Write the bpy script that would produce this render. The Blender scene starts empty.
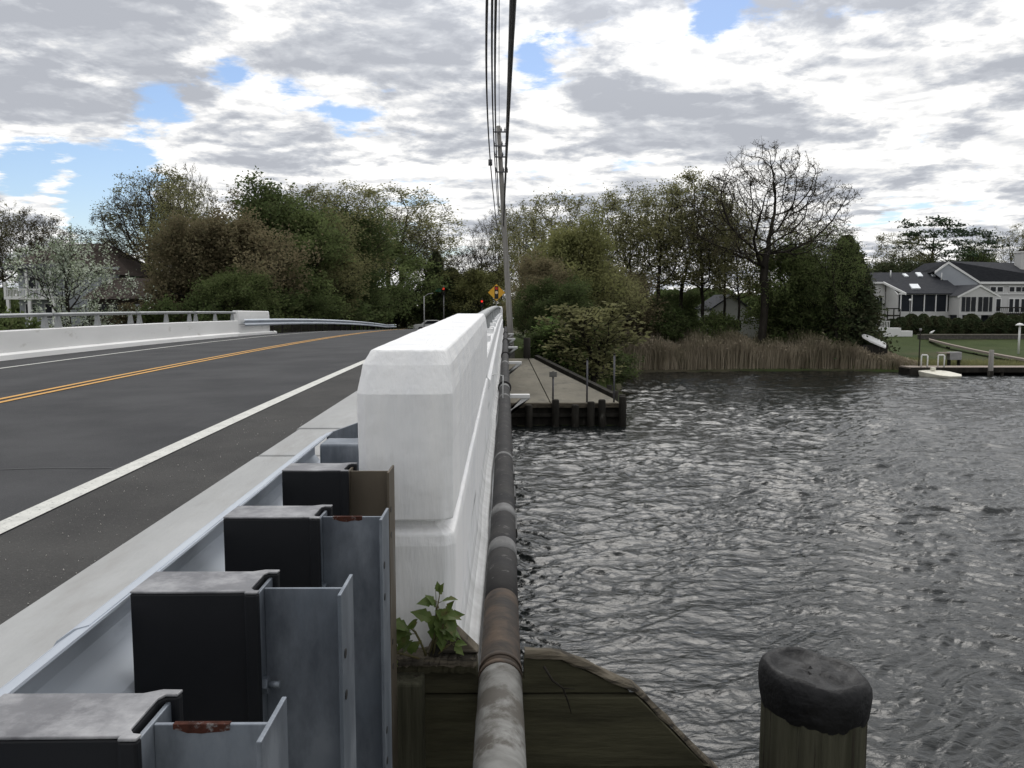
import bpy, math, random
import numpy as np
from mathutils import Vector, Matrix
R = math.radians
S = bpy.context.scene
COL = S.collection

# ------------------------------------------------------------------ camera
F, CX, CY = 828.0, 512.0, 384.0
PITCH = math.atan(78 / F); YAW = math.atan(6 / F)
cam_d = bpy.data.cameras.new('camera'); cam = bpy.data.objects.new('camera', cam_d)
COL.objects.link(cam); S.camera = cam
cam_d.sensor_width = 36; cam_d.lens = F / 1024 * 36
cam_d.clip_start = 0.05; cam_d.clip_end = 4000
cam.location = (0, 0, 0)
cam.rotation_euler = (R(90) - PITCH, 0, -YAW)
CM = cam.rotation_euler.to_matrix()
def ray(u, v):
    return CM @ Vector(((u - CX) / F, -(v - CY) / F, -1))
def P(u, v, Y):
    """world point of depth Y seen in direction (u, v) of the survey photograph"""
    d = ray(u, v); return d * (Y / d.y)
def PX(u, Y, v=306):
    return P(u, v, Y).x
WATER = -4.5

# ------------------------------------------------------------------ sky, sun, exposure
SUN_EL, SUN_AZ = R(52), R(10)      # azimuth from +Y towards +X
w = bpy.data.worlds.new('World'); S.world = w; w.use_nodes = True
nt = w.node_tree; nt.nodes.clear()
def N(t, **k):
    n = nt.nodes.new(t)
    for a, b in k.items(): setattr(n, a, b)
    return n
def L(a, b): nt.links.new(a, b)
def M(op, a, b=None, c=None, clamp=False):
    n = N('ShaderNodeMath', operation=op); n.use_clamp = clamp
    for i, x in enumerate((a, b, c)):
        if x is None: continue
        if isinstance(x, (int, float)): n.inputs[i].default_value = x
        else: L(x, n.inputs[i])
    return n.outputs[0]
def VM(op, a, b):
    n = N('ShaderNodeVectorMath', operation=op)
    for i, x in enumerate((a, b)):
        if isinstance(x, (tuple, list, Vector)): n.inputs[i].default_value = x
        else: L(x, n.inputs[i])
    return n
def smooth(x, a, b, o0=0., o1=1.):
    n = N('ShaderNodeMapRange', interpolation_type='SMOOTHSTEP')
    L(x, n.inputs[0]); n.inputs[1].default_value = a; n.inputs[2].default_value = b
    n.inputs[3].default_value = o0; n.inputs[4].default_value = o1
    return n.outputs[0]
sky = N('ShaderNodeTexSky', sky_type='NISHITA', sun_disc=False)
sky.sun_elevation = SUN_EL; sky.sun_rotation = SUN_AZ; sky.air_density = 1.0; sky.dust_density = 0.6
tc = N('ShaderNodeTexCoord'); dvec = VM('NORMALIZE', tc.outputs['Generated'], (0, 0, 0)).outputs[0]
sep = N('ShaderNodeSeparateXYZ'); L(dvec, sep.inputs[0])
den = M('ADD', M('MAXIMUM', sep.outputs[2], 0.0), 0.13)
px_ = M('DIVIDE', sep.outputs[0], den); py_ = M('DIVIDE', sep.outputs[1], den)
cmb = N('ShaderNodeCombineXYZ'); L(px_, cmb.inputs[0]); L(py_, cmb.inputs[1])
def noise(vec, scale, detail, rough, dist=0., off=(0, 0, 0), lac=2.0):
    v = VM('ADD', vec, off).outputs[0]
    n = N('ShaderNodeTexNoise'); L(v, n.inputs['Vector'])
    n.inputs['Scale'].default_value = scale; n.inputs['Detail'].default_value = detail
    n.inputs['Roughness'].default_value = rough; n.inputs['Distortion'].default_value = dist
    n.inputs['Lacunarity'].default_value = lac
    return n.outputs[0]
pv = cmb.outputs[0]
n_big = noise(pv, 1.25, 10, 0.60, 0.12, (3.1, 1.7, 0))
n_off = noise(pv, 1.25, 10, 0.60, 0.12, (3.1 - 0.03, 1.7 + 0.10, 0))
n_thk = noise(pv, 2.1, 9, 0.60, 0.15, (9.2, 4.4, 2))
bias = None
# gaps in the cloud deck (directions on the sky)
for (u, v, r, k) in [(146, 106, .030, .22), (172, 99, .022, .17), (238, 72, .020, .18), (212, 84, .02, .12), (290, 80, .018, .16), (60, 165, .045, .24), (110, 190, .050, .26), (20, 155, .03, .2),
                     (120, 228, .035, .24), (135, 170, .03, .14), (40, 128, .05, -.22), (62, 176, .016, -.25), (45, 200, .016, -.2), (533, 70, .034, .25), (712, 10, .030, .24), (919, 128, .022, .24),
                     (372, 140, .03, .12), (345, 125, .022, .10), (425, 235, .06, .18), (880, 215, .05, .1)]:
    c = ray(u, v).normalized()
    d = VM('DISTANCE', dvec, c).outputs['Value']
    b = smooth(d, 0., r * 1.9, k * .95, 0.)
    bias = b if bias is None else M('ADD', bias, b)
n_edge = noise(pv, 5.5, 6, 0.65, 0.2, (1, 8, 3))
cov = M('SUBTRACT', M('ADD', M('ADD', n_big, 0.13), M('MULTIPLY', M('SUBTRACT', n_edge, 0.5), 0.50)), bias)
mask = smooth(cov, 0.40, 0.52)
thick = M('ADD', M('MULTIPLY', M('SUBTRACT', cov, 0.5), 1.0), M('MULTIPLY', M('SUBTRACT', n_thk, 0.5), 2.4))
tb = None
for (u, v, r, k) in [(60, 40, .12, .20), (150, 50, .09, .2), (370, 12, .10, .20), (450, 25, .07, .12), (580, 15, .08, .20), (440, 115, .08, .14), (620, 85, .07, .10), (640, 155, .08, .12), (790, 80, .10, .07), (860, 40, .12, .06), (960, 130, .12, -.08), (300, 62, .03, .15), (700, 60, .05, -.2), (650, 50, .05, -.15), (550, 60, .06, -.15), (90, 85, .05, -.1), (800, 200, .12, -.05)]:
    d = VM('DISTANCE', dvec, ray(u, v).normalized()).outputs['Value']
    b = smooth(d, 0., r * 1.5, k, 0.); tb = b if tb is None else M('ADD', tb, b)
thick = M('ADD', thick, tb)
shade = smooth(thick, -0.04, 0.44, 1.0, 0.0)
pf = noise(pv, 4.2, 7, 0.58, 0.3, (7, 3, 5)); pf2 = noise(pv, 4.2, 7, 0.58, 0.3, (7 - .01, 3 + .06, 5))
rim = M('ADD', M('MULTIPLY', M('SUBTRACT', n_big, n_off), 3.0), M('ADD', M('MULTIPLY', M('SUBTRACT', pf, pf2), 2.0), M('MULTIPLY', M('SUBTRACT', pf, 0.5), 0.7)))
lum = M('ADD', shade, rim, clamp=True)
ramp = N('ShaderNodeValToRGB'); L(lum, ramp.inputs[0])
cr = ramp.color_ramp
cr.elements[0].position = 0.0; cr.elements[0].color = (4.3, 4.5, 4.95, 1)
cr.elements[1].position = 1.0; cr.elements[1].color = (10.0, 9.9, 9.7, 1)
e = cr.elements.new(0.35); e.color = (5.5, 5.7, 6.1, 1)
e = cr.elements.new(0.68); e.color = (7.6, 7.65, 7.75, 1)
skyc = N('ShaderNodeMix', data_type='RGBA', blend_type='MULTIPLY'); skyc.inputs['Factor'].default_value = 1
L(sky.outputs[0], skyc.inputs[6]); skyc.inputs[7].default_value = (0.95, 1.0, 1.1, 1)
# clouds are lit from behind: they brighten towards the hidden sun high ahead
sund = Vector((math.sin(SUN_AZ) * math.cos(SUN_EL), math.cos(SUN_AZ) * math.cos(SUN_EL), math.sin(SUN_EL)))
glow = smooth(VM('DISTANCE', dvec, sund).outputs['Value'], 0.0, 0.72, 2.7, 1.0)
gl = N('ShaderNodeVectorMath', operation='SCALE'); L(ramp.outputs[0], gl.inputs[0]); L(glow, gl.inputs['Scale'])
mixc = N('ShaderNodeMix', data_type='RGBA'); L(mask, mixc.inputs['Factor'])
L(skyc.outputs[2], mixc.inputs[6]); L(gl.outputs[0], mixc.inputs[7])
bg = N('ShaderNodeBackground'); L(mixc.outputs[2], bg.inputs[0]); bg.inputs[1].default_value = 0.1
wo = N('ShaderNodeOutputWorld'); L(bg.outputs[0], wo.inputs[0])
w.cycles.sampling_method = 'MANUAL'; w.cycles.sample_map_resolution = 512

sl = bpy.data.lights.new('sun', 'SUN'); so = bpy.data.objects.new('sun', sl); COL.objects.link(so)
sl.energy = 1.0; sl.angle = R(32); sl.color = (1.0, 0.96, 0.9)
sd = Vector((math.sin(SUN_AZ) * math.cos(SUN_EL), math.cos(SUN_AZ) * math.cos(SUN_EL), math.sin(SUN_EL)))
so.rotation_euler = sd.to_track_quat('Z', 'Y').to_euler()
S.view_settings.view_transform = 'Standard'; S.view_settings.look = 'None'
S.view_settings.gamma = 1; S.view_settings.use_curve_mapping = False
S.view_settings.exposure = 0.17

# ------------------------------------------------------------------ object helpers
def tag(o, label=None, cat=None, group=None, kind=None):
    if label: o['label'] = label
    if cat: o['category'] = cat
    if group: o['group'] = group
    if kind: o['kind'] = kind
    return o
def link(o, parent=None):
    COL.objects.link(o)
    if parent: o.parent = parent
    return o
def thing(name, loc=(0, 0, 0), label=None, cat=None, group=None, rz=0.):
    o = bpy.data.objects.new(name, None); o.empty_display_size = 0.3
    link(o); o.location = loc; o.rotation_euler = (0, 0, rz)
    return tag(o, label, cat, group)
def npmesh(name, V, Fc, mat, smooth_=False):
    """V (n,3); Fc (m,k) ints"""
    me = bpy.data.meshes.new(name)
    V = np.asarray(V, dtype=np.float32); Fc = np.asarray(Fc, dtype=np.int32)
    k = Fc.shape[1]; m = Fc.shape[0]
    me.vertices.add(len(V)); me.vertices.foreach_set('co', V.ravel())
    me.loops.add(m * k); me.loops.foreach_set('vertex_index', Fc.ravel())
    me.polygons.add(m); me.polygons.foreach_set('loop_start', np.arange(0, m * k, k, dtype=np.int32))
    me.polygons.foreach_set('loop_total', np.full(m, k, dtype=np.int32))
    if smooth_: me.polygons.foreach_set('use_smooth', np.ones(m, dtype=bool))
    me.update(calc_edges=True); me.validate()
    if mat: me.materials.append(mat)
    return me
class MB:
    def __init__(s): s.v = []; s.f = []; s.sm = []
    def add(s, vs, fs, smooth_=False):
        b = len(s.v); s.v += [tuple(x) for x in vs]
        for f in fs: s.f.append([b + i for i in f]); s.sm.append(smooth_)
        return s
    def box(s, x0, x1, y0, y1, z0, z1, mat=None):
        vs = [Vector((x, y, z)) for z in (z0, z1) for y in (y0, y1) for x in (x0, x1)]
        if mat is not None: vs = [mat @ v for v in vs]
        return s.add(vs, [(0, 2, 3, 1), (4, 5, 7, 6), (0, 1, 5, 4), (2, 6, 7, 3), (0, 4, 6, 2), (1, 3, 7, 5)])
    def prism(s, poly, axis, a, b):
        """poly: 2D points; axis 'x': (y,z) extruded a..b in x, 'y': (x,z), 'z': (x,y)"""
        def mk(p, t):
            return {'x': (t, p[0], p[1]), 'y': (p[0], t, p[1]), 'z': (p[0], p[1], t)}[axis]
        n = len(poly)
        vs = [mk(p, a) for p in poly] + [mk(p, b) for p in poly]
        fs = [tuple(range(n))[::-1], tuple(range(n, 2 * n))] + [(i, (i + 1) % n, n + (i + 1) % n, n + i) for i in range(n)]
        return s.add(vs, fs)
    def sweep(s, prof, ys, zf, closed=True, caps=True, sm=False, xf=None):
        n = len(prof); vs = []; fs = []
        for y in ys:
            for (x, z) in prof: vs.append((x + (xf(y) if xf else 0), y, z + zf(y)))
        for j in range(len(ys) - 1):
            for i in range(n if closed else n - 1):
                a = j * n + i; b = j * n + (i + 1) % n
                fs.append((a, b, b + n, a + n))
        s.add(vs, fs, sm)
        if caps and closed:
            b = len(s.v) - len(vs)
            s.f.append([b + i for i in range(n)][::-1]); s.sm.append(False)
            s.f.append([b + (len(ys) - 1) * n + i for i in range(n)]); s.sm.append(False)
        return s
    def tube(s, pts, rad, n=8, caps=True, sm=True):
        pts = [Vector(p) for p in pts]
        if not isinstance(rad, (list, tuple)): rad = [rad] * len(pts)
        up = None; vs = []; fs = []
        for i, p in enumerate(pts):
            d = (pts[min(i + 1, len(pts) - 1)] - pts[max(i - 1, 0)]).normalized()
            if up is None: up = Vector((0, 0, 1)) if abs(d.z) < .9 else Vector((1, 0, 0))
            a = d.cross(up).normalized(); b = a.cross(d).normalized(); up = b
            for k in range(n):
                t = 2 * math.pi * k / n
                vs.append(p + (a * math.cos(t) + b * math.sin(t)) * rad[i])
        for i in range(len(pts) - 1):
            for k in range(n):
                fs.append((i * n + k, i * n + (k + 1) % n, (i + 1) * n + (k + 1) % n, (i + 1) * n + k))
        s.add(vs, fs, sm)
        if caps:
            b = len(s.v) - len(vs)
            s.f.append([b + i for i in range(n)][::-1]); s.sm.append(False)
            s.f.append([b + (len(pts) - 1) * n + i for i in range(n)]); s.sm.append(False)
        return s
    def build(s, name, mat, parent=None, bevel=0, seg=2, label=None):
        me = bpy.data.meshes.new(name); me.from_pydata(s.v, [], s.f)
        me.polygons.foreach_set('use_smooth', s.sm); me.update()
        import bmesh
        bm = bmesh.new(); bm.from_mesh(me); bmesh.ops.recalc_face_normals(bm, faces=bm.faces); bm.to_mesh(me); bm.free()
        if mat: me.materials.append(mat)
        o = bpy.data.objects.new(name, me); link(o, parent)
        if bevel:
            m = o.modifiers.new('bevel', 'BEVEL'); m.width = bevel; m.segments = seg; m.limit_method = 'ANGLE'; m.angle_limit = R(35)
        if label: o['label'] = label
        return o
def copy_tree(o, parent=None):
    c = o.copy(); COL.objects.link(c)
    if parent: c.parent = parent
    for ch in list(o.children): copy_tree(ch, c)
    return c

# ------------------------------------------------------------------ materials
def mat(name, c1, c2=None, rough=0.8, metal=0., scale=3., detail=6, bump=0., bscale=None, stretch=(1, 1, 1), c3=None, s3=1., t3=(.55, .7), spec=None, coords='Object', dist=0., rvar=0., transl=0., contrast=(.35, .65), objvar=0.):
    m = bpy.data.materials.new(name); m.use_nodes = True
    t = m.node_tree; t.nodes.clear()
    def n(tp, **k):
        x = t.nodes.new(tp)
        for a, b in k.items(): setattr(x, a, b)
        return x
    out = n('ShaderNodeOutputMaterial'); b = n('ShaderNodeBsdfPrincipled')
    t.links.new(b.outputs[0], out.inputs[0])
    b.inputs['Roughness'].default_value = rough; b.inputs['Metallic'].default_value = metal
    b.inputs['Specular IOR Level'].default_value = spec if spec is not None else (.12 if rough > .84 else .5)
    tcn = n('ShaderNodeTexCoord'); mp = n('ShaderNodeMapping'); mp.inputs['Scale'].default_value = stretch
    t.links.new(tcn.outputs[coords], mp.inputs[0])
    c2 = c2 or c1
    ns = n('ShaderNodeTexNoise'); ns.inputs['Scale'].default_value = scale; ns.inputs['Detail'].default_value = detail
    ns.inputs['Roughness'].default_value = 0.6; ns.inputs['Distortion'].default_value = dist
    t.links.new(mp.outputs[0], ns.inputs[0])
    rp = n('ShaderNodeMapRange'); rp.inputs[1].default_value = contrast[0]; rp.inputs[2].default_value = contrast[1]
    t.links.new(ns.outputs[0], rp.inputs[0])
    mx = n('ShaderNodeMix', data_type='RGBA'); t.links.new(rp.outputs[0], mx.inputs[0])
    mx.inputs[6].default_value = (*c1, 1); mx.inputs[7].default_value = (*c2, 1)
    colr = mx.outputs[2]
    if c3:
        n3 = n('ShaderNodeTexNoise'); n3.inputs['Scale'].default_value = s3; n3.inputs['Detail'].default_value = 8; n3.inputs['Roughness'].default_value = .65
        mp3 = n('ShaderNodeMapping'); mp3.inputs['Location'].default_value = (5.3, 2.2, 7.1); mp3.inputs['Scale'].default_value = stretch
        t.links.new(tcn.outputs[coords], mp3.inputs[0]); t.links.new(mp3.outputs[0], n3.inputs[0])
        r3 = n('ShaderNodeMapRange'); r3.inputs[1].default_value = t3[0]; r3.inputs[2].default_value = t3[1]
        t.links.new(n3.outputs[0], r3.inputs[0])
        m3 = n('ShaderNodeMix', data_type='RGBA'); t.links.new(r3.outputs[0], m3.inputs[0])
        t.links.new(colr, m3.inputs[6]); m3.inputs[7].default_value = (*c3, 1); colr = m3.outputs[2]
    if objvar:
        oi = n('ShaderNodeObjectInfo'); hs = n('ShaderNodeHueSaturation')
        r4 = n('ShaderNodeMapRange'); t.links.new(oi.outputs['Random'], r4.inputs[0]); r4.inputs[3].default_value = 1 - objvar; r4.inputs[4].default_value = 1 + objvar
        t.links.new(r4.outputs[0], hs.inputs['Value']); t.links.new(colr, hs.inputs['Color']); colr = hs.outputs[0]
    t.links.new(colr, b.inputs['Base Color'])
    if rvar:
        rr = n('ShaderNodeMapRange'); t.links.new(ns.outputs[0], rr.inputs[0]); rr.inputs[1].default_value = .3; rr.inputs[2].default_value = .7
        rr.inputs[3].default_value = rough - rvar; rr.inputs[4].default_value = rough + rvar; t.links.new(rr.outputs[0], b.inputs['Roughness'])
    if bump:
        nb = n('ShaderNodeTexNoise'); nb.inputs['Scale'].default_value = bscale or scale * 4; nb.inputs['Detail'].default_value = 6
        t.links.new(mp.outputs[0], nb.inputs[0])
        bp = n('ShaderNodeBump'); bp.inputs['Strength'].default_value = 1.0; bp.inputs['Distance'].default_value = bump
        t.links.new(nb.outputs[0], bp.inputs['Height']); t.links.new(bp.outputs[0], b.inputs['Normal'])
    if transl:
        tr = n('ShaderNodeBsdfTranslucent'); t.links.new(colr, tr.inputs[0])
        ms = n('ShaderNodeMixShader'); ms.inputs[0].default_value = transl
        t.links.new(b.outputs[0], ms.inputs[1]); t.links.new(tr.outputs[0], ms.inputs[2]); t.links.new(ms.outputs[0], out.inputs[0])
    m['bsdf'] = b.name
    return m
G = {}
G['asphalt'] = mat('asphalt', (.048, .049, .052), (.070, .071, .074), .88, scale=.8, bump=.006, bscale=110, c3=(.11, .11, .11), s3=75, t3=(.58, .70))
G['shoulder'] = mat('shoulder_asphalt', (.052, .0515, .051), (.072, .071, .069), .92, scale=1.4, bump=.007, bscale=100, c3=(.14, .135, .13), s3=80, t3=(.58, .70))
G['white_line'] = mat('white_road_paint', (.62, .62, .58), (.5, .5, .47), .7, scale=9, c3=(.2, .2, .2), s3=45, t3=(.58, .66), bump=.002)
G['yellow_line'] = mat('yellow_road_paint', (.62, .33, .06), (.5, .26, .05), .7, scale=9, c3=(.2, .14, .06), s3=60, t3=(.63, .74))
G['walk'] = mat('sidewalk_concrete', (.345, .35, .35), (.43, .435, .435), .85, scale=2.2, stretch=(1, .25, 1), bump=.003, bscale=60, c3=(.30, .295, .285), s3=5, t3=(.5, .8))
G['white'] = mat('white_masonry_paint', (.73, .74, .76), (.83, .83, .83), .62, scale=6, stretch=(1, 1, .14), contrast=(.3, .6), bump=.0035, bscale=70, c3=(.56, .56, .54), s3=9, t3=(.60, .80))
G['white_streak'] = mat('white_streaked_paint', (.80, .81, .82), (.62, .63, .63), .62, scale=7., stretch=(1, 1, .12), bump=.004, bscale=16, c3=(.5, .5, .5), s3=14, t3=(.62, .8))
G['wall_white'] = mat('weathered_white_paint', (.70, .70, .69), (.78, .78, .77), .7, scale=.8, stretch=(1, .4, 1), c3=(.5, .49, .46), s3=3, t3=(.6, .75), bump=.003, bscale=15)
G['alum'] = mat('grey_aluminium', (.25, .26, .265), (.32, .33, .33), .5, .6, scale=8, bump=.0005)
G['galv'] = mat('galvanised_steel', (.15, .175, .21), (.25, .275, .31), .48, .45, scale=9, stretch=(1, 1, .4), c3=(.11, .125, .15), s3=14, t3=(.45, .70), rvar=.1, bump=.0006, bscale=40)
G['galv_beam'] = mat('bright_galvanised_steel', (.44, .48, .54), (.54, .58, .63), .62, .45, scale=5, stretch=(1, .2, 1), c3=(.30, .33, .38), s3=12, t3=(.55, .8), rvar=.1)
G['post_brown'] = mat('brown_tarnished_steel', (.085, .072, .055), (.14, .115, .085), .6, .45, scale=5, stretch=(1, 1, .3), c3=(.23, .24, .25), s3=4, t3=(.58, .7))
G['rust'] = mat('rust', (.035, .014, .010), (.075, .028, .020), .9, scale=60, bump=.001, c3=(.16, .15, .15), s3=70, t3=(.55, .62))
G['black_plastic'] = mat('black_plastic', (.004, .005, .007), (.007, .0075, .010), .6, spec=.3, scale=4, bump=.0008, bscale=30)
G['block_top'] = mat('scuffed_black_plastic', (.10, .10, .11), (.17, .17, .18), .42, scale=9, c3=(.36, .36, .37), s3=11, t3=(.45, .68), bump=.001, bscale=50)
G['concrete'] = mat('aged_concrete', (.15, .14, .115), (.21, .195, .16), .9, scale=.8, c3=(.12, .115, .10), s3=2.2, t3=(.5, .72), bump=.01, bscale=12)
G['concrete_dark'] = mat('stained_concrete', (.14, .14, .13), (.20, .195, .18), .9, scale=1.5, c3=(.08, .08, .075), s3=3, t3=(.5, .65), bump=.01, bscale=9)
G['timber'] = mat('weathered_green_timber', (.050, .048, .030), (.072, .068, .043), .85, scale=3., stretch=(.6, 1, 3.5), dist=.8, c3=(.034, .032, .021), s3=5, t3=(.45, .7), bump=.006, bscale=14)
G['timber_cap'] = mat('split_grey_timber', (.07, .060, .044), (.135, .118, .092), .9, scale=5., stretch=(.5, 1, 6), dist=.6, c3=(.04, .036, .03), s3=7, t3=(.5, .6), bump=.008, bscale=18)
G['pile'] = mat('piling_timber', (.040, .040, .027), (.082, .080, .057), .9, scale=9., stretch=(4, 4, .2), c3=(.03, .026, .02), s3=9, t3=(.55, .62), bump=.008, bscale=14)
G['tar'] = mat('black_tar', (.005, .005, .006), (.008, .008, .009), .6, scale=6, bump=.012, bscale=20, rvar=.2, spec=.3, dist=1.5)
G['dark_timber'] = mat('dark_wet_timber', (.015, .014, .012), (.035, .032, .027), .85, scale=3, stretch=(1, 1, .3), c3=(.10, .095, .085), s3=5, t3=(.6, .72), bump=.01)
G['pipe_wrap'] = mat('dark_pipe_wrap', (.022, .022, .024), (.045, .043, .042), .8, spec=.2, scale=4, c3=(.16, .155, .15), s3=18, t3=(.60, .70), bump=.002, bscale=20)
G['pipe_grey'] = mat('chalky_grey_pipe', (.12, .118, .11), (.25, .25, .24), .75, spec=.3, scale=7, dist=1.2, c3=(.085, .078, .068), s3=7, t3=(.47, .58), bump=.002, bscale=20)
G['pipe_rust'] = mat('rusty_pipe', (.036, .030, .026), (.11, .078, .055), .8, spec=.25, scale=5, stretch=(1, 1.5, 1), dist=1.0, c3=(.035, .032, .03), s3=4, t3=(.45, .62), bump=.003, bscale=14)
G['pipe_band'] = mat('pale_pipe_band', (.10, .10, .10), (.17, .17, .17), .7, spec=.3, scale=20, stretch=(1, .4, 1), bump=.001, bscale=50)
G['pole'] = mat('grey_pole_wood', (.20, .19, .175), (.30, .29, .27), .9, scale=3, stretch=(3, 3, .2))
G['wire'] = mat('black_cable', (.012, .012, .014), None, .55)
G['insul'] = mat('grey_insulator', (.09, .09, .10), None, .5)
G['sign_yellow'] = mat('yellow_sign_sheet', (.80, .42, .03), None, .5)
G['black'] = mat('black_paint', (.01, .01, .01), None, .5)
G['sign_red'] = mat('red_sign_sheet', (.5, .02, .015), None, .5)
G['sign_green'] = mat('green_sign_sheet', (.01, .16, .11), None, .5)
G['sign_amber'] = mat('pale_sign_disc', (.75, .6, .42), None, .5)
G['grey_metal'] = mat('dull_grey_metal', (.22, .22, .22), (.3, .3, .3), .5, .4)
G['sign_back'] = mat('sign_back_metal', (.42, .42, .42), None, .6)
G['bark'] = mat('bark', (.018, .016, .013), (.042, .037, .031), .95, scale=4, stretch=(1, 1, .3), objvar=.2)
def leafmat(n, a, b, c=None, tr=.42):
    g = 2.6; a = tuple(x * g for x in a); b = tuple(x * g for x in b); c = tuple(x * g for x in c) if c else None
    return mat(n, a, b, .85, scale=.55, detail=5, c3=c, s3=2.5, t3=(.45, .65), transl=tr, objvar=.14, spec=.05, contrast=(.38, .62))
G['lf_green'] = leafmat('leaf_dark_green', (.026, .038, .014), (.044, .058, .022), (.036, .040, .019))
G['lf_mid'] = leafmat('leaf_mid_green', (.036, .050, .018), (.066, .084, .032), (.052, .058, .027))
G['lf_olive'] = leafmat('leaf_olive', (.062, .064, .030), (.105, .104, .048), (.078, .076, .04))
G['lf_brown'] = leafmat('leaf_bronze', (.056, .047, .029), (.086, .072, .043), (.052, .052, .028))
G['lf_yellow'] = leafmat('leaf_yellow_green', (.076, .082, .032), (.118, .118, .050), (.07, .072, .033))
G['lf_bright'] = leafmat('leaf_fresh_green', (.040, .066, .022), (.070, .100, .032), (.055, .066, .026))
G['lf_bud'] = leafmat('leaf_buds', (.030, .027, .018), (.05, .044, .028), (.04, .036, .02), .1)
G['lf_cedar'] = leafmat('needle_dark', (.018, .026, .013), (.032, .040, .020), (.030, .028, .016), .15)
G['lf_pine'] = leafmat('needle_pine', (.012, .020, .012), (.024, .034, .018), None, .08)
G['lf_blossom'] = leafmat('blossom', (.06, .08, .05), (.13, .15, .10), (.36, .38, .34))
G['lf_plant'] = mat('plant_leaf', (.065, .11, .020), (.12, .165, .04), .6, scale=18, transl=.35, c3=(.16, .13, .05), s3=25, t3=(.55, .7))
G['reed'] = mat('reed', (.23, .195, .14), (.40, .345, .26), .95, scale=.3, detail=5, c3=(.16, .15, .09), s3=.15, t3=(.45, .6), transl=.2, spec=.1)
G['grass'] = mat('lawn', (.034, .050, .016), (.052, .070, .024), .95, scale=.4, c3=(.065, .066, .032), s3=.12, t3=(.5, .65), bump=.05, bscale=6)
G['soil'] = mat('bank_soil', (.055, .050, .034), (.085, .075, .05), .95, scale=.5, c3=(.045, .062, .022), s3=.1, t3=(.42, .55), bump=.05, bscale=3)
G['siding'] = mat('white_siding', (.50, .50, .49), (.56, .56, .55), .7, scale=.5)
G['siding_grey'] = mat('grey_siding', (.30, .32, .35), (.35, .37, .40), .7, scale=.5)
G['trim'] = mat('white_trim', (.74, .74, .73), None, .6)
G['roof'] = mat('dark_shingle', (.032, .034, .040), (.048, .050, .056), .92, scale=3, stretch=(1, 1, 4))
G['roof_brown'] = mat('brown_shingle', (.045, .036, .032), (.07, .055, .048), .92, scale=3, stretch=(1, 1, 4))
G['wall_brown'] = mat('brown_siding', (.05, .04, .034), (.065, .052, .045), .9, scale=2, stretch=(.2, 1, 6))
G['screen'] = mat('dark_window_screen', (.010, .013, .018), (.02, .023, .03), .6, scale=.6, spec=.15)
G['glass'] = mat('dark_window_glass', (.010, .012, .015), (.02, .023, .028), .15, scale=.5, spec=.2)
G['skylight'] = mat('skylight_painted_reflection', (.70, .73, .76), None, .5)  # pale diffuse colour stands in for sky reflected off the panes
G['float'] = mat('cream_float_plastic', (.62, .60, .50), (.68, .66, .57), .5, scale=3)
G['plank'] = mat('pink_grey_decking', (.27, .23, .20), (.34, .295, .26), .9, scale=3, stretch=(6, .3, 1))
G['stone'] = mat('rough_wall_stone', (.065, .062, .058), (.12, .11, .10), .95, scale=5, bump=.03, bscale=8)
def emit(name, col, s):
    m = bpy.data.materials.new(name); m.use_nodes = True; b = m.node_tree.nodes['Principled BSDF']
    b.inputs['Base Color'].default_value = (*col, 1); b.inputs['Emission Color'].default_value = (*col, 1); b.inputs['Emission Strength'].default_value = s
    return m
G['red_lamp'] = emit('red_signal_light', (.9, .03, .02), 1.1)

# ------------------------------------------------------------------ levels
def zr(y):
    if y < 0: return .019 * y
    if y > 80: return .019 * 80 - .0004 * 6400 + (y - 80) * -.02
    return .019 * y - .0004 * y * y
def road_z(x, y): return -1.265 + .0235 * (x + 2.7) + zr(y)
def seglen(a, b, st=1.5):
    n = max(1, int(round((b - a) / st))); return [a + (b - a) * i / n for i in range(n + 1)]
rnd = random.Random(7)

def poly_sd(poly, X, Y):
    d = np.full(X.shape, 1e9); inside = np.zeros(X.shape, bool); n = len(poly)
    for i in range(n):
        x0, y0 = poly[i]; x1, y1 = poly[(i + 1) % n]
        dx, dy = x1 - x0, y1 - y0
        t = np.clip(((X - x0) * dx + (Y - y0) * dy) / (dx * dx + dy * dy + 1e-9), 0, 1)
        d = np.minimum(d, np.hypot(X - x0 - t * dx, Y - y0 - t * dy))
        c = ((y0 > Y) != (y1 > Y)) & (X < (x1 - x0) * (Y - y0) / (y1 - y0 + 1e-12) + x0)
        inside ^= c
    return np.where(inside, d, -d)
WPOLY = [(-300, 46), (-60, 46), (-14, 41.5), (.3, 41.5), (.35, 31.6), (4.4, 31.6), (4.9, 36), (6.2, 46), (8.0, 56.5), (12, 57.8), (18, 58.2), (24, 58), (28, 57.2), (36, 56.6), (60, 56), (120, 50), (300, 60),
         (300, -60), (60, -14), (8, -4), (2.2, 0.4), (.7, 2.4), (-13, 2.4), (-40, 4), (-300, 0)]
def sstep(x): x = np.clip(x, 0, 1); return x * x * (3 - 2 * x)
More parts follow.
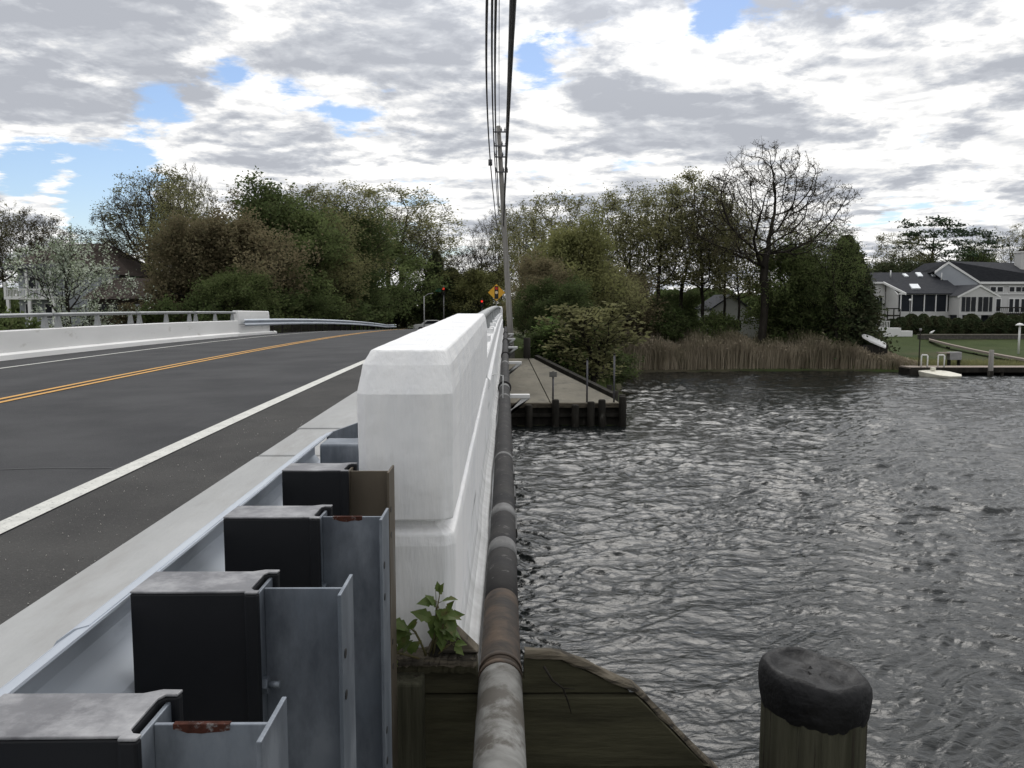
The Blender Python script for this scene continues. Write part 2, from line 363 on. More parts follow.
def ground_np(X, Y):
    sd = poly_sd(WPOLY, X, Y)          # >0 in water
    d = -sd
    h = -4.5 + .2 * np.sign(d) * sstep(np.abs(d) / .6) + np.where(d > 0, .75 * np.minimum(d / 17, 1) + .75 * sstep((d - 15) / 8) + .3 * sstep((d - 30) / 60), -1.6 * sstep(-d / 5))
    near = (Y < 15)
    h = np.where(near & (d > 0), -4.4 + 2.3 * sstep(d / 2.5), h)
    # road embankment
    corr = np.maximum(np.maximum(-13.2 - X, X + .6), 0)
    rz = -1.52 + np.minimum(0, .02 * (X + 1)) + np.where(Y < 80, .019 * Y - .0004 * Y * Y, .019 * 80 - .0004 * 6400 - (Y - 80) * .02)
    k = 1 - sstep(corr / 7.)
    k = k * np.where(Y > 30, sstep((Y - 40.5) / 3.0), sstep((1.0 - Y) / 2.0))
    h = h * (1 - k) + rz * k
    # left far bank is higher
    kl = sstep((-X - 8) / 12) * sstep((Y - 46) / 8) * (d > 0)
    h = h * (1 - kl) + (-2.6) * kl
    return h
def gz(x, y): return float(ground_np(np.array([float(x)]), np.array([float(y)]))[0])
def ground_sheet():
    def axis(segs):
        out = []
        for a, b, st in segs: out += list(np.arange(a, b, st))
        return np.array(out)
    xs = axis([(-900, -200, 70), (-200, -40, 10), (-40, -14, 1.5), (-14, 12, .5), (12, 70, 1.0), (70, 200, 8), (200, 901, 70)])
    ys = axis([(-300, -40, 20), (-40, -6, 2), (-6, 4, .4), (4, 30, 3), (30, 62, .5), (62, 130, 1.5), (130, 300, 15), (300, 1500, 120)])
    X, Y = np.meshgrid(xs, ys); Z = ground_np(X, Y)
    rs = np.random.RandomState(3)
    Z += np.where((poly_sd(WPOLY, X, Y) < -3) & ((X < -14) | (X > 1)), rs.normal(0, .03, X.shape), 0)
    V = np.stack([X.ravel(), Y.ravel(), Z.ravel()], 1); nx = len(xs)
    I = (np.arange(len(ys) - 1)[:, None] * nx + np.arange(nx - 1)[None, :]).ravel()
    me = npmesh('ground', V, np.stack([I, I + 1, I + nx + 1, I + nx], 1), G['soil'], True)
    o = bpy.data.objects.new('ground', me); link(o); tag(o, kind='structure')
ground_sheet()

# lawn sheet draped over the right-hand yard
def lawn():
    xs = np.arange(27.5, 90, .8); ys = np.arange(58.2, 80, .6)
    X, Y = np.meshgrid(xs, ys); Z = ground_np(X, Y) + .05
    V = np.stack([X.ravel(), Y.ravel(), Z.ravel()], 1); nx = len(xs)
    I = (np.arange(len(ys) - 1)[:, None] * nx + np.arange(nx - 1)[None, :]).ravel()
    me = npmesh('lawn', V, np.stack([I, I + 1, I + nx + 1, I + nx], 1), G['grass'], True)
    o = bpy.data.objects.new('lawn', me); link(o); tag(o, kind='structure')
lawn()

# ------------------------------------------------------------------ water
def water():
    rs = np.random.RandomState(11)
    az = np.concatenate([np.arange(-180, -30, 5), np.arange(-30, -4, 1.0), np.arange(-4, 40, .062), np.arange(40, 60, .5), np.arange(60, 180, 5)])
    A = np.radians(az); r = np.concatenate([np.exp(np.linspace(math.log(.5), math.log(5.5), 40)), np.exp(np.linspace(math.log(5.52), math.log(95), 900)), np.exp(np.linspace(math.log(97), math.log(1500), 40))])
    RR, AA = np.meshgrid(r, A, indexing='ij')
    X = RR * np.sin(AA); Y = RR * np.cos(AA)
    dr = RR * .0036; da = RR * np.radians(np.gradient(az))[None, :]
    Xw = X + .35 * np.sin(Y * .9 + 1.3 * np.sin(X * .7)) + .12 * np.sin(Y * 3.1 + X * 1.7)
    Yw = Y + .4 * np.sin(X * .8 + .9 * np.sin(Y * .6)) + .14 * np.sin(X * 2.9 - Y * 1.3)
    Z = np.zeros_like(X); nw = 110
    for i in range(nw):
        lam = math.exp(rs.uniform(math.log(.14), math.log(2.0)))
        th = rs.normal(R(97), R(30)); kx, ky = math.cos(th), math.sin(th); k = 2 * math.pi / lam
        sl = .038 * (1.35 if lam < .4 else (1.0 if lam < .9 else .55))
        a = sl / k; ph = rs.uniform(0, 6.28)
        att = 1 - sstep((np.maximum(dr * abs(ky) * 1.0, da) / lam - .30) / .28)
        s = np.sin((Xw * kx + Yw * ky) * k + ph)
        Z += a * att * (2 * (np.clip(s * .5 + .5, 0, 1) ** 2.3) - 1) * 1.1
    patch = .75 + .35 * np.sin(X * .31 + 1.1 * np.sin(Y * .23)) * np.sin(Y * .27 + 1.7 + .8 * np.sin(X * .19))
    Z = WATER + Z * patch * np.where(RR > 95, .3, 1)
    V = np.stack([X.ravel(), Y.ravel(), Z.ravel()], 1); nc = len(az)
    ii = np.arange(len(r) - 1)[:, None] * nc; jj = np.arange(nc - 1)[None, :]
    I = (ii + jj).ravel(); Fc = np.stack([I, I + nc, I + nc + 1, I + 1], 1)
    I2 = (np.arange(len(r) - 1) * nc)
    Fc = np.concatenate([Fc, np.stack([I2 + nc - 1, I2 + 2 * nc - 1, I2 + nc, I2], 1)])
    m = bpy.data.materials.new('river_water'); m.use_nodes = True; t = m.node_tree; b = t.nodes['Principled BSDF']
    b.inputs['Base Color'].default_value = (.010, .012, .012, 1); b.inputs['Roughness'].default_value = .05
    b.inputs['IOR'].default_value = 1.37
    tcn = t.nodes.new('ShaderNodeTexCoord'); mp = t.nodes.new('ShaderNodeMapping'); mp.inputs['Scale'].default_value = (.55, 1, 1)
    t.links.new(tcn.outputs['Object'], mp.inputs[0])
    n1 = t.nodes.new('ShaderNodeTexNoise'); n1.inputs['Scale'].default_value = 8; n1.inputs['Detail'].default_value = 5; n1.inputs['Distortion'].default_value = .6
    t.links.new(mp.outputs[0], n1.inputs[0])
    bp = t.nodes.new('ShaderNodeBump'); bp.inputs['Distance'].default_value = .030; bp.inputs['Strength'].default_value = 1
    t.links.new(n1.outputs[0], bp.inputs['Height']); t.links.new(bp.outputs[0], b.inputs['Normal'])
    me = npmesh('water', V, Fc, m, True)
    o = bpy.data.objects.new('water', me); link(o); tag(o, kind='structure')
water()

# ------------------------------------------------------------------ road, markings, kerb walk
def sheet(name, x0, x1, y0, y1, dz, m, nx=1, step=1.0, xf=None):
    ys = seglen(y0, y1, step); vs = []; fs = []
    for y in ys:
        for i in range(nx + 1):
            x = x0 + (x1 - x0) * i / nx; X = x + (xf(y) if xf else 0)
            vs.append((X, y, road_z(X, y) + dz))
    for j in range(len(ys) - 1):
        for i in range(nx):
            a = j * (nx + 1) + i; fs.append((a, a + 1, a + nx + 2, a + nx + 1))
    o = MB().add(vs, fs).build(name, m); tag(o, kind='structure'); return o
sheet('road', -11.75, -1.70, -20, 106, 0, G['asphalt'], 6)
sheet('road_shoulder', -2.62, -1.70, -20, 100, .004, G['shoulder'], 2)
sheet('edge_line', -2.79, -2.635, -20, 99, .008, G['white_line'])
sheet('far_edge_line', -10.05, -9.93, -20, 99, .008, G['white_line'])
sheet('centre_line', -6.33, -6.23, -20, 99, .008, G['yellow_line'])
sheet('centre_line', -6.56, -6.46, -20, 99, .008, G['yellow_line'])
# dark sealed crack across the lane
o = MB().add([(x, 5.95 + .03 * math.sin(x * 5) + dy, road_z(x, 6) + .006) for dy in (0, .012) for x in [-2.85 - .25 * i for i in range(12)]],
             [(i, i + 1, 13 + i, 12 + i) for i in range(11)]).build('road_crack', G['black']); tag(o, kind='structure')
def zwalk(y): return -1.112 + zr(y)
def walk_prof(x0=-1.72, x1=-.461, d=.35): return [(x0 + .02, 0), (x1, 0), (x1, -d), (x0 - .015, -d), (x0 - .012, -.10), (x0, -.02)]
for (a, b, dz, dx) in [(-20, -1.2, 0, 0), (-1.18, 2.2, 0, 0), (2.22, 5.58, 0, 0), (5.605, 6.70, .004, .012), (6.73, 12, .01, 0), (12.02, 24, .01, 0), (24.02, 36, .01, 0), (36.02, 41.2, 0, 0), (41.25, 99, 0, 0)]:
    xr = -.461 if a > 2 and b < 42 else -.62
    if a == 2.22: xr = -.62
    o = MB().sweep([(x + dx, z + dz) for x, z in walk_prof(x1=xr)], seglen(a, b, .5), zwalk).build('sidewalk', G['walk'], bevel=.012); tag(o, kind='structure')
# loose grit on the shoulder
def grit():
    rs = np.random.RandomState(4); V = []; Fc = []
    for i in range(420):
        y = 2.3 + 6 * rs.rand() ** 1.4; x = -1.75 - .8 * rs.rand() ** .8
        s = rs.uniform(.002, .0065); c = np.array([x, y, road_z(x, y) + .004 + s * .5])
        q = rs.normal(size=(4, 3)); q = q / np.linalg.norm(q, axis=1)[:, None] * s; q[0] = [0, 0, s]
        b = len(V); V += list(c + q); Fc += [[b, b + 1, b + 2], [b, b + 2, b + 3], [b, b + 3, b + 1], [b + 1, b + 3, b + 2]]
    me = npmesh('grit', V, Fc, mat('pale_grit', (.35, .34, .32), (.6, .58, .54), .8, scale=40))
    o = bpy.data.objects.new('grit', me); link(o); tag(o, 'pale grit and small stones scattered along the road shoulder', 'grit', kind='stuff')
grit()

# ------------------------------------------------------------------ bridge
bridge = thing('bridge', (-6.5, 22, -1.5), 'concrete road bridge deck on pier bents carrying the two lane road over the river', 'bridge')
def bchild(o): o.parent = bridge; o.matrix_parent_inverse = Matrix.Translation((-bridge.location.x, -bridge.location.y, -bridge.location.z)); return o
ys_b = seglen(2.6, 41.2, 1.0)
bchild(MB().sweep([(-12.2, -1.55), (-.28, -1.40), (-.28, -1.95), (-12.2, -2.1)], ys_b, zr).build('deck_slab', G['concrete']))
for yy in (12.2, 22, 31.8):
    mb = MB().box(-12.0, -.5, yy - .4, yy + .4, -2.5, -1.85)
    for xx in (-11, -7.8, -4.4, -1.2): mb.tube([(xx, yy, -6.2), (xx, yy, -2.4)], .3, 12)
    bchild(mb.build('pier_bent', G['concrete_dark'], bevel=.02))
for y0, y1 in ((1.6, 2.62), (41.0, 42.2)):
    bchild(MB().box(-12.4, -.16 if y0 < 10 else .30, y0, y1, -6.0, -1.9).build('abutment', G['concrete_dark'], bevel=.02))

def parapet(side):
    """side +1: beside the camera; -1: across the road"""
    X0 = -.448 if side > 0 else -11.70
    base = -1.222 if side > 0 else -1.477
    t = thing('parapet', (X0, 2.6, base),
              'thick white painted concrete bridge wall beside the pipe, starting with a chunky end block' if side > 0 else
              'low white concrete bridge wall with grey metal rail across the road', 'bridge wall')
    def pc(o, rough=False):
        o.parent = t; o.matrix_parent_inverse = Matrix.Translation((-X0, -2.6, -base))
        if rough and side > 0:      # hand-floated, many times painted surface
            m = o.modifiers.new('sub', 'SUBSURF'); m.subdivision_type = 'SIMPLE'; m.levels = m.render_levels = 5
            for nm, sc, st in (('uneven', .16, .004), ('grainy', .035, .0025)):
                tx = bpy.data.textures.new(nm, 'CLOUDS'); tx.noise_scale = sc; tx.noise_depth = 3
                d = o.modifiers.new(nm, 'DISPLACE'); d.texture = tx; d.strength = st; d.mid_level = .5; d.texture_coords = 'LOCAL'
        return o
    def mx(x): return X0 + x * side                      # x = distance outwards from the traffic face
    m_out = G['white'] if side > 0 else G['wall_white']
    HT = 1.045 if side > 0 else 1.12
    for k, (y0, y1) in enumerate(((2.45, 7.1), (36.4, 41.2))):
        # upper block (above the groove): side profile tapering to the top
        zt = HT
        def ring(y, inset, ch, z, zsk=0):
            xa, xb = 0 + inset, .295 - inset * .6
            return [(mx(xa + ch), y), (mx(xb - ch), y)]
        def block(z0, z1, i0, i1, ch, lo, hi):
            """tapered bevelled box: lo/hi = inset at bottom / top (x), i = y inset"""
            vs = []
            for (z, ins, iy) in ((z0, lo, i0), (z1, hi, i1)):
                xa, xb = ins, .300 - ins * .8; ya, yb = y0 + iy, y1 - iy * .5
                for (x, y) in ((xa + ch, ya), (xb - ch, ya), (xb, ya + ch), (xb, yb - ch), (xb - ch, yb), (xa + ch, yb), (xa, yb - ch), (xa, ya + ch)):
                    vs.append((mx(x), y, base + z + zr(y)))
            return vs
        zg = .53 if side > 0 else .5
        lev = [(zg, 0, 0, .03), (zg + .386, 0, 0, .026), (zt - .045, .012, .034, .026), (zt, .034, .062, .024)]
        vs = []
        for (z, ins, iy, ch) in lev:
            xa, xb = ins, .287 - ins * .7; ya, yb = y0 + iy, y1 - iy
            for (x, y) in ((xa + ch, ya), (xb - ch, ya), (xb, ya + ch), (xb, yb - ch), (xb - ch, yb), (xa + ch, yb), (xa, yb - ch), (xa, ya + ch)):
                vs.append((mx(x), y, base + z + zr(y)))
        fs = [tuple(range(8))[::-1], tuple(range(24, 32))]
        for l in range(3):
            for i in range(8): fs.append((l * 8 + i, l * 8 + (i + 1) % 8, (l + 1) * 8 + (i + 1) % 8, (l + 1) * 8 + i))
        pc(MB().add(vs, fs).build('end_block', G['white'] if side > 0 else m_out, bevel=.007), k == 0)
        # lower block, groove between the two
        lev = [(-.35, -.004, -.004, .03), (zg - .075, -.004, -.004, .03), (zg - .040, .0, .002, .03), (zg - .022, .034, .034, .02), (zg + .002, .034, .034, .02)]
        vs = []
        for (z, ins, iy, ch) in lev:
            xa, xb = ins, .290 - ins; ya, yb = y0 + iy, y1 - iy
            for (x, y) in ((xa + ch, ya), (xb - ch, ya), (xb, ya + ch), (xb, yb - ch), (xb - ch, yb), (xa + ch, yb), (xa, yb - ch), (xa, ya + ch)):
                vs.append((mx(x), y, base + z + zr(y)))
        fs = [tuple(range(8))[::-1], tuple(range(32, 40))]
        for l in range(4):
            for i in range(8): fs.append((l * 8 + i, l * 8 + (i + 1) % 8, (l + 1) * 8 + (i + 1) % 8, (l + 1) * 8 + i))
        pc(MB().add(vs, fs).build('end_block_base', G['white'] if side > 0 else m_out, bevel=.006), k == 0)
        if side < 0:   # kerb nib at the foot
            pc(MB().sweep([(mx(-.12), -.2), (mx(0), -.2), (mx(-.005), .14), (mx(-.10), .10)], seglen(y0, y1 + .9, 1), lambda y: base + zr(y)).build('kerb_nib', m_out, bevel=.01))
    # low wall
    y0, y1 = 7.1, 36.4
    prof = [(mx(.005), -.35), (mx(.005), .66), (mx(.02), .68), (mx(.275), .68), (mx(.287), .66), (mx(.287), .50), (mx(.315), .47), (mx(.315), .42), (mx(.290), .39), (mx(.290), -.35)]
    pc(MB().sweep(prof, seglen(y0, y1, 1.0), lambda y: base + zr(y)).build('low_wall', m_out if side < 0 else G['white'], bevel=.004))
    if side < 0:
        pc(MB().sweep([(mx(-.14), -.2), (mx(0), -.2), (mx(-.002), .17), (mx(-.10), .12)], seglen(-14, y1, 1.0), lambda y: base + zr(y)).build('kerb_nib', m_out))
    else:
        # flared skirt and fascia that run the whole length, pilasters outside
        prof = [(mx(.275), -.30), (mx(.2915), .22), (mx(.296), .12), (mx(.304), .065), (mx(.320), .035), (mx(.340), .02), (mx(.355), .014), (mx(.360), .0), (mx(.360), -.34), (mx(.275), -.34)]
        pc(MB().sweep(prof, seglen(2.47, 41.0, .5), lambda y: base + zr(y), xf=lambda y: .004 * math.sin(y * 2.1) + .003 * math.sin(y * 5.3)).build('skirt', G['white_streak'], bevel=.003))
    # metal rail: six panels
    pl = (y1 - y0) / 6
    hr = HT - .04
    ra = .055
    for k in range(6):
        a = y0 + k * pl
        prof = [(mx(.16) + .062 * math.cos(q), hr - .05 + .048 * math.sin(q)) for q in [i * math.pi / 6 for i in range(12)]]
        rl = pc(MB().sweep(prof, seglen(a + .015, a + pl - .015, .8), lambda y: base + zr(y), sm=True).build('rail', G['alum']))
        for off in (.32, pl / 2, pl - .32):
            yc = a + off; zb = base + zr(yc)
            vs = []
            for (z, wx, wy) in ((.68, .062, .095), (.70, .062, .095), (hr - .09, .035, .055), (hr - .05, .035, .06)):
                vs += [(mx(.16) - wx, yc - wy, zb + z), (mx(.16) + wx, yc - wy, zb + z), (mx(.16) + wx, yc + wy, zb + z), (mx(.16) - wx, yc + wy, zb + z)]
            fs = [(3, 2, 1, 0), (12, 13, 14, 15)] + [(l * 4 + i, l * 4 + (i + 1) % 4, l * 4 + 4 + (i + 1) % 4, l * 4 + 4 + i) for l in range(3) for i in range(4)]
            pc(MB().add(vs, fs).build('rail_post', G['alum'], bevel=.006))
            if side > 0:
                pc(MB().box(mx(.05), mx(.27), yc - .20, yc + .20, zb + .675, zb + .745).build('post_plinth', G['white'], bevel=.006))
    return t
parapet(1); parapet(-1)

# ------------------------------------------------------------------ pipe
def zpipe(y): return -1.162 + zr(y)
PXC = -.016
pipe = thing('pipe', (PXC, 2, zpipe(2)), 'long round utility pipe with patchy wrapping running along the outside of the white parapet', 'pipe')
def pp(o): o.parent = pipe; o.matrix_parent_inverse = Matrix.Translation((-PXC, -2, -zpipe(2))); return o
def pseg(name, a, b, r, m, wob=0., n=28, st=.25):
    ys = seglen(a, b, st); rs = random.Random(int(a * 100))
    pts = [(PXC + .002 * math.sin(y * 1.7), y, zpipe(y)) for y in ys]
    mb = MB().tube(pts, [r + rs.uniform(-wob, wob) for _ in ys], n)
    return pp(mb.build(name, m))
pseg('pipe_end', -1.5, 2.40, .0655, G['pipe_grey'], .0008, st=.06)
pseg('rusted_length', 2.40, 3.0, .0635, G['pipe_rust'], .0009, st=.05)
pseg('wrapped_length', 3.0, 41, .063, G['pipe_wrap'], .0005, st=.3)
for (a, b, dr, m) in [(3.50, 3.66, .0012, 'pipe_band'), (4.10, 4.26, .0012, 'pipe_band'), (5.6, 5.68, .001, 'pipe_band'), (8.95, 9.1, .001, 'pipe_band'), (9.9, 10.15, .002, 'pipe_band'), (13.6, 13.9, .002, 'pipe_band')]:
    pseg('wrap_band', a, b, .063 + dr, G[m], 0, st=.1)
for yc in (2.385, 2.44): pseg('collar', yc - .012, yc + .012, .0675, G['pipe_rust'], .001, st=.02)
for yc in (10.25, 16.0, 22., 28.): pseg('coupling', yc - .04, yc + .04, .084, G['pipe_wrap'], 0, st=.04)
for a in (3.95, 4.6, 5.2):
    pp(MB().box(PXC + .060, PXC + .071, a, a + .28, zpipe(a) - .035, zpipe(a) + .012).build('side_clip', G['black'], bevel=.003))
# brackets that carry it
for i, yb in enumerate((4.8, 10.1, 15.4, 20.7, 26.0, 31.3)):
    z = zpipe(yb) - .066
    b = thing('pipe_bracket', (-.06, yb, z), None, 'bracket', 'white brackets holding the pipe off the bridge side')
    b['label'] = ['white bracket hidden under the near wrapped pipe', 'nearest white triangular bracket sticking out past the pipe over the wooden bulkhead', 'second white triangular bracket beyond the pipe coupling', 'third white triangular bracket along the pipe, before the dark timber post',
                  'small fourth white bracket far along the pipe', 'smallest and farthest white bracket near the pole foot'][i]
    tip = .10 if i == 0 else .35
    MB().box(-.01, tip, -.05, .05, -.045, 0).build('arm', G['trim'], b, bevel=.004)
    MB().prism([(tip, -.046), (tip - .09, -.046), (-.01, -.36), (-.01, -.27)] if i else [(tip, -.046), (tip - .05, -.046), (-.01, -.2), (-.01, -.14)], 'y', -.025, .025).build('strut', G['trim'], b, bevel=.003)
t = thing('tie_wire', (-.1, 6.9, zpipe(6.9)), 'thin white wire tie holding the pipe to the parapet', 'wire tie')
t.location = (0, 0, 0)
MB().tube([(-.165, 8.0, zr(8) - .80), (-.10, 8.0, zr(8) - .785), (-.03, 8.02, zr(8) - .80), (-.03, 8.02, zr(8) - 1.02)], .006, 6).build('wire_loop', G['trim'], t)

# ------------------------------------------------------------------ near guardrail
def zg(y): return zr(y)
gr = thing('guardrail', (-.6, 1.5, -1.2), 'galvanised steel guardrail with black blocks seen from behind, joined to the white parapet', 'guardrail')
def gp(o, par=None):
    if par is None: o.parent = gr; o.matrix_parent_inverse = Matrix.Translation((.6, -1.5, 1.2))
    return o
RX, RZ = -.598, -.500         # back of the beam valley, top edge
def wbeam(x, z, s=-1, th=.004):
    o = [(.018, 0), (.040, -.006), (.066, -.024), (.083, -.050), (.083, -.078), (.066, -.098), (.012, -.135), (0, -.146), (0, -.164), (.012, -.175), (.066, -.212), (.083, -.232), (.083, -.260), (.066, -.286), (.040, -.304), (.018, -.310)]
    a = [(x + s * d, z + h) for d, h in o]
    nb = []
    for i, (d, h) in enumerate(o):
        j0, j1 = max(i - 1, 0), min(i + 1, len(o) - 1)
        tx, tz = o[j1][0] - o[j0][0], o[j1][1] - o[j0][1]; l = math.hypot(tx, tz)
        nb.append((x + s * (d + (-tz / l) * th), z + h + (tx / l) * th))
    return a + nb[::-1]
gp(MB().sweep(wbeam(RX, RZ), seglen(-3, 2.92, .3), zg, sm=False).build('beam', G['galv_beam']))
# overlapping sheet of the splice
gp(MB().sweep(wbeam(RX - .005, RZ + .0005), seglen(1.2, 2.85, .3), zg).build('beam_overlap', G['galv_beam']))
# end shoe fixed to the parapet face
def shoe():
    ys = [2.90, 3.1, 3.3, 3.5, 3.7, 3.9]; mb = MB(); vs = []
    for i, y in enumerate(ys):
        k = i / 5; x = RX - .03 * (1 - k) + k * (-.454 - RX)
        z1 = RZ + .0 - .03 * k; z0 = RZ - .31 + .05 * k
        vs += [(x, y, z1 + zg(y)), (x - .006, y, z1 + zg(y)), (x - .006, y, z0 + zg(y)), (x, y, z0 + zg(y))]
    fs = [(0, 1, 2, 3), (20, 23, 22, 21)] + [(a * 4 + i, a * 4 + 4 + i, a * 4 + 4 + (i + 1) % 4, a * 4 + (i + 1) % 4) for a in range(5) for i in range(4)]
    return mb.add(vs, fs)
gp(shoe().build('end_shoe', G['galv']))
gp(MB().box(-.592, -.450, 2.60, 2.72, RZ - .26, RZ + .065).build('spacer_tube', G['galv'], bevel=.008))
ZT = -.475
for i, yc in enumerate((.900, 1.330, 1.765, 2.225)):
    z = ZT + zg(yc); hy = .05
    # black block: slightly swollen box with hooked lips round the post flange
    sx = -.026 if i == 3 else 0
    bx0, bx1 = RX + .001, -.410 + sx
    out = [(bx0, yc - hy), (bx0 + .06, yc - hy - .002), (bx1 - .004, yc - hy), (bx1 - .004, yc - hy - .006), (bx1 + .016, yc - hy - .006), (bx1 + .018, yc - hy + .005), (bx1 + .008, yc - hy + .007), (bx1 + .001, yc - hy + .016),
           (bx1 + .001, yc + hy - .014), (bx1 + .006, yc + hy - .004), (bx1 + .020, yc + hy - .004), (bx1 + .022, yc + hy + .009), (bx1 - .002, yc + hy + .010), (bx1 - .022, yc + hy), (bx0, yc + hy)]
    blk = gp(MB().prism(out, 'z', z - .34, z - .004).build('blockout', G['black_plastic'], bevel=.003))
    # top skin as its own slab (scuffed by sun and grit)
    tp = MB().prism([(x * 1.0, y) for x, y in out], 'z', z - .004 + .0002, z).build('block_top', G['block_top'], blk, bevel=.0015)
    tp.matrix_parent_inverse = Matrix.Identity(4)
    pm = G['post_brown'] if i == 3 else G['galv']
    zt = z - .012; zb = -2.6; tf = .006; x0, x1 = -.404 + sx, -.262 + sx * 1.9; fw = .052
    yo = .0
    web = MB().box(x0 + tf, x1 - tf, yc - .003, yc + .003, zb, zt)
    web.box(x0, x0 + tf, yc - fw, yc + fw, zb, zt + .002)
    web.box(x1 - tf, x1, yc - fw, yc + fw, zb, zt + .006)
    po = gp(web.build('post', pm, bevel=.0012)); po['label'] = ['galvanised post with rusty top edge, nearest the camera', 'galvanised post with bolt at its block', 'tall galvanised post with scratch marks', 'dark brown tarnished post'][i]
    # bolt holes in the flange, bolt on the web side
    for hz in (.10, .17, .47, .54):
        MB().tube([(x1 + .0002, yc - .028, zt - hz), (x1 + .0012, yc - .028, zt - hz)], .008, 10).build('bolt_hole', G['black'], po)
        MB().box(x1 - .0075, x1 - .0062, yc - .032, yc - .024, zt - hz - .011, zt - hz + .011).build('bolt_hole', G['black'], po)
    MB().tube([(x0 + tf, yc - .025, z - .166), (x0 + .016, yc - .025, z - .166)], .014, 6, sm=False).build('bolt', G['galv'], po)
    MB().tube([(x0 + .016, yc - .025, z - .166), (x0 + .034, yc - .025, z - .166)], .006, 8).build('bolt', G['galv'], po)
    if i in (0, 2):   # rust bitten into the web's top edge
        q = random.Random(i); xs = [x0 + .028 + .008 * k for k in range(9)]
        pts = [(x, zt + .0005) for x in xs] + [(x, zt - .003 - .006 * math.sin(math.pi * (k + .5) / 9) - q.uniform(0, .003)) for k, x in reversed(list(enumerate(xs)))]
        MB().prism(pts, 'y', yc - .0038, yc + .0038).build('rust_patch', G['rust'], po)
for o in list(bpy.data.objects):     # children of posts/blocks were given in world coordinates
    if o.parent and o.parent.parent == gr:
        o.matrix_parent_inverse = Matrix.Identity(4)

# ------------------------------------------------------------------ timber wing wall, plant, piling
YW = 2.365
tw = thing('timber_wall', (0, YW, -2.2), 'weathered greenish plank retaining wall with sloping top under the pipe', 'retaining wall')
def twp(o): o.parent = tw; o.matrix_parent_inverse = Matrix.Translation((0, -YW, 2.2)); return o
def tz(x):   # top edge
    return -1.028 if x < .15 else -1.028 - (x - .15) * .45 - max(0, x - .385) * .60
xs = [-.33, -.10, .10, .17, .25, .33, .45, .60, .75, .95]
b1 = [(x, tz(x) - .015) for x in xs]
# three boards
def board(z0, z1, m='timber', yo=0):
    pts_t = []; 
    for x in sorted([-.33 + i * .04 for i in range(33)] + [-.086, -.084, .051, .053]):
        t_ = min(tz(x) - .015, z1, -1.105 if -.085 < x < .052 else 9)
        if t_ > z0: pts_t.append((x, t_))
    xl = pts_t[-1][0]
    return MB().prism([(-.33, z0)] + pts_t + [(xl + .02, z0)], 'y', YW + yo, YW + .04 + yo)
twp(board(-1.150, -1.00, yo=.006).build('plank', G['timber'], bevel=.004))
twp(board(-1.37, -1.155, yo=-.014).build('plank', G['timber'], bevel=.004))
twp(board(-1.59, -1.375, yo=.004).build('plank', G['timber'], bevel=.004))
twp(board(-2.6, -1.595).build('plank', G['timber'], bevel=.004))
# rough cap along the top, following the slope
def cap(x0, x1, m, w=.03, h=.02, n=26, seed=1):
    q = random.Random(seed); vs = []; fs = []
    for i in range(n + 1):
        x = x0 + (x1 - x0) * i / n; z = tz(x)
        a = [q.uniform(-.004, .004) for _ in range(6)]
        vs += [(x, YW - w + a[0], z - h + a[1]), (x, YW - w * .8 + a[1], z + a[2]), (x, YW + .01, z + .008 + a[3]), (x, YW + .055 + a[4], z + a[0]), (x, YW + .06, z - h)]
    for i in range(n):
        for k in range(5): fs.append((i * 5 + k, i * 5 + (k + 1) % 5, i * 5 + 5 + (k + 1) % 5, i * 5 + 5 + k))
    fs += [(4, 3, 2, 1, 0), tuple(n * 5 + k for k in range(5))]
    return MB().add(vs, fs)
twp(cap(-.34, -.086, 0, seed=2, h=.022).build('cap_board', G['timber_cap']))
twp(cap(.055, 1.0, 0, w=.004, h=.010, seed=5).build('cap_board', G['timber_cap']))
twp(cap(-.335, -.088, 0, w=.012, h=.05, seed=9).build('cap_underboard', G['timber']))
twp(MB().box(-.335, -.240, YW - .09, YW - .004, -2.6, -1.075).build('post', G['pile'], bevel=.008))
twp(MB().prism([(-.235, -1.02), (-.19, -.935), (-.175, -.925), (-.08, -1.02)], 'y', YW - .01, YW + .05).build('broken_plank', G['timber_cap'], bevel=.004))
twp(MB().prism([(-.225, -1.02), (-.212, -.945), (-.195, -.935), (-.19, -1.02)], 'y', YW - .025, YW - .012).build('broken_plank', G['dark_timber'], bevel=.002))
twp(MB().box(-.375, -.35, 1.6, 2.34, -1.9, -1.26).build('plank', G['timber_cap'], bevel=.004))
o = MB().tube([(.11, YW - .03, -1.05), (.135, YW - .05, -1.085), (.165, YW - .055, -1.105), (.182, YW - .05, -1.155), (.19, YW - .05, -1.185)], [.004, .0035, .003, .002, .001], 6)
o.tube([(.165, YW - .055, -1.105), (.20, YW - .05, -1.11)], [.002, .001], 5)
o = o.build('twig', G['bark']); tag(o, 'small dead twig hanging on the plank wall beside the pipe', 'twig')

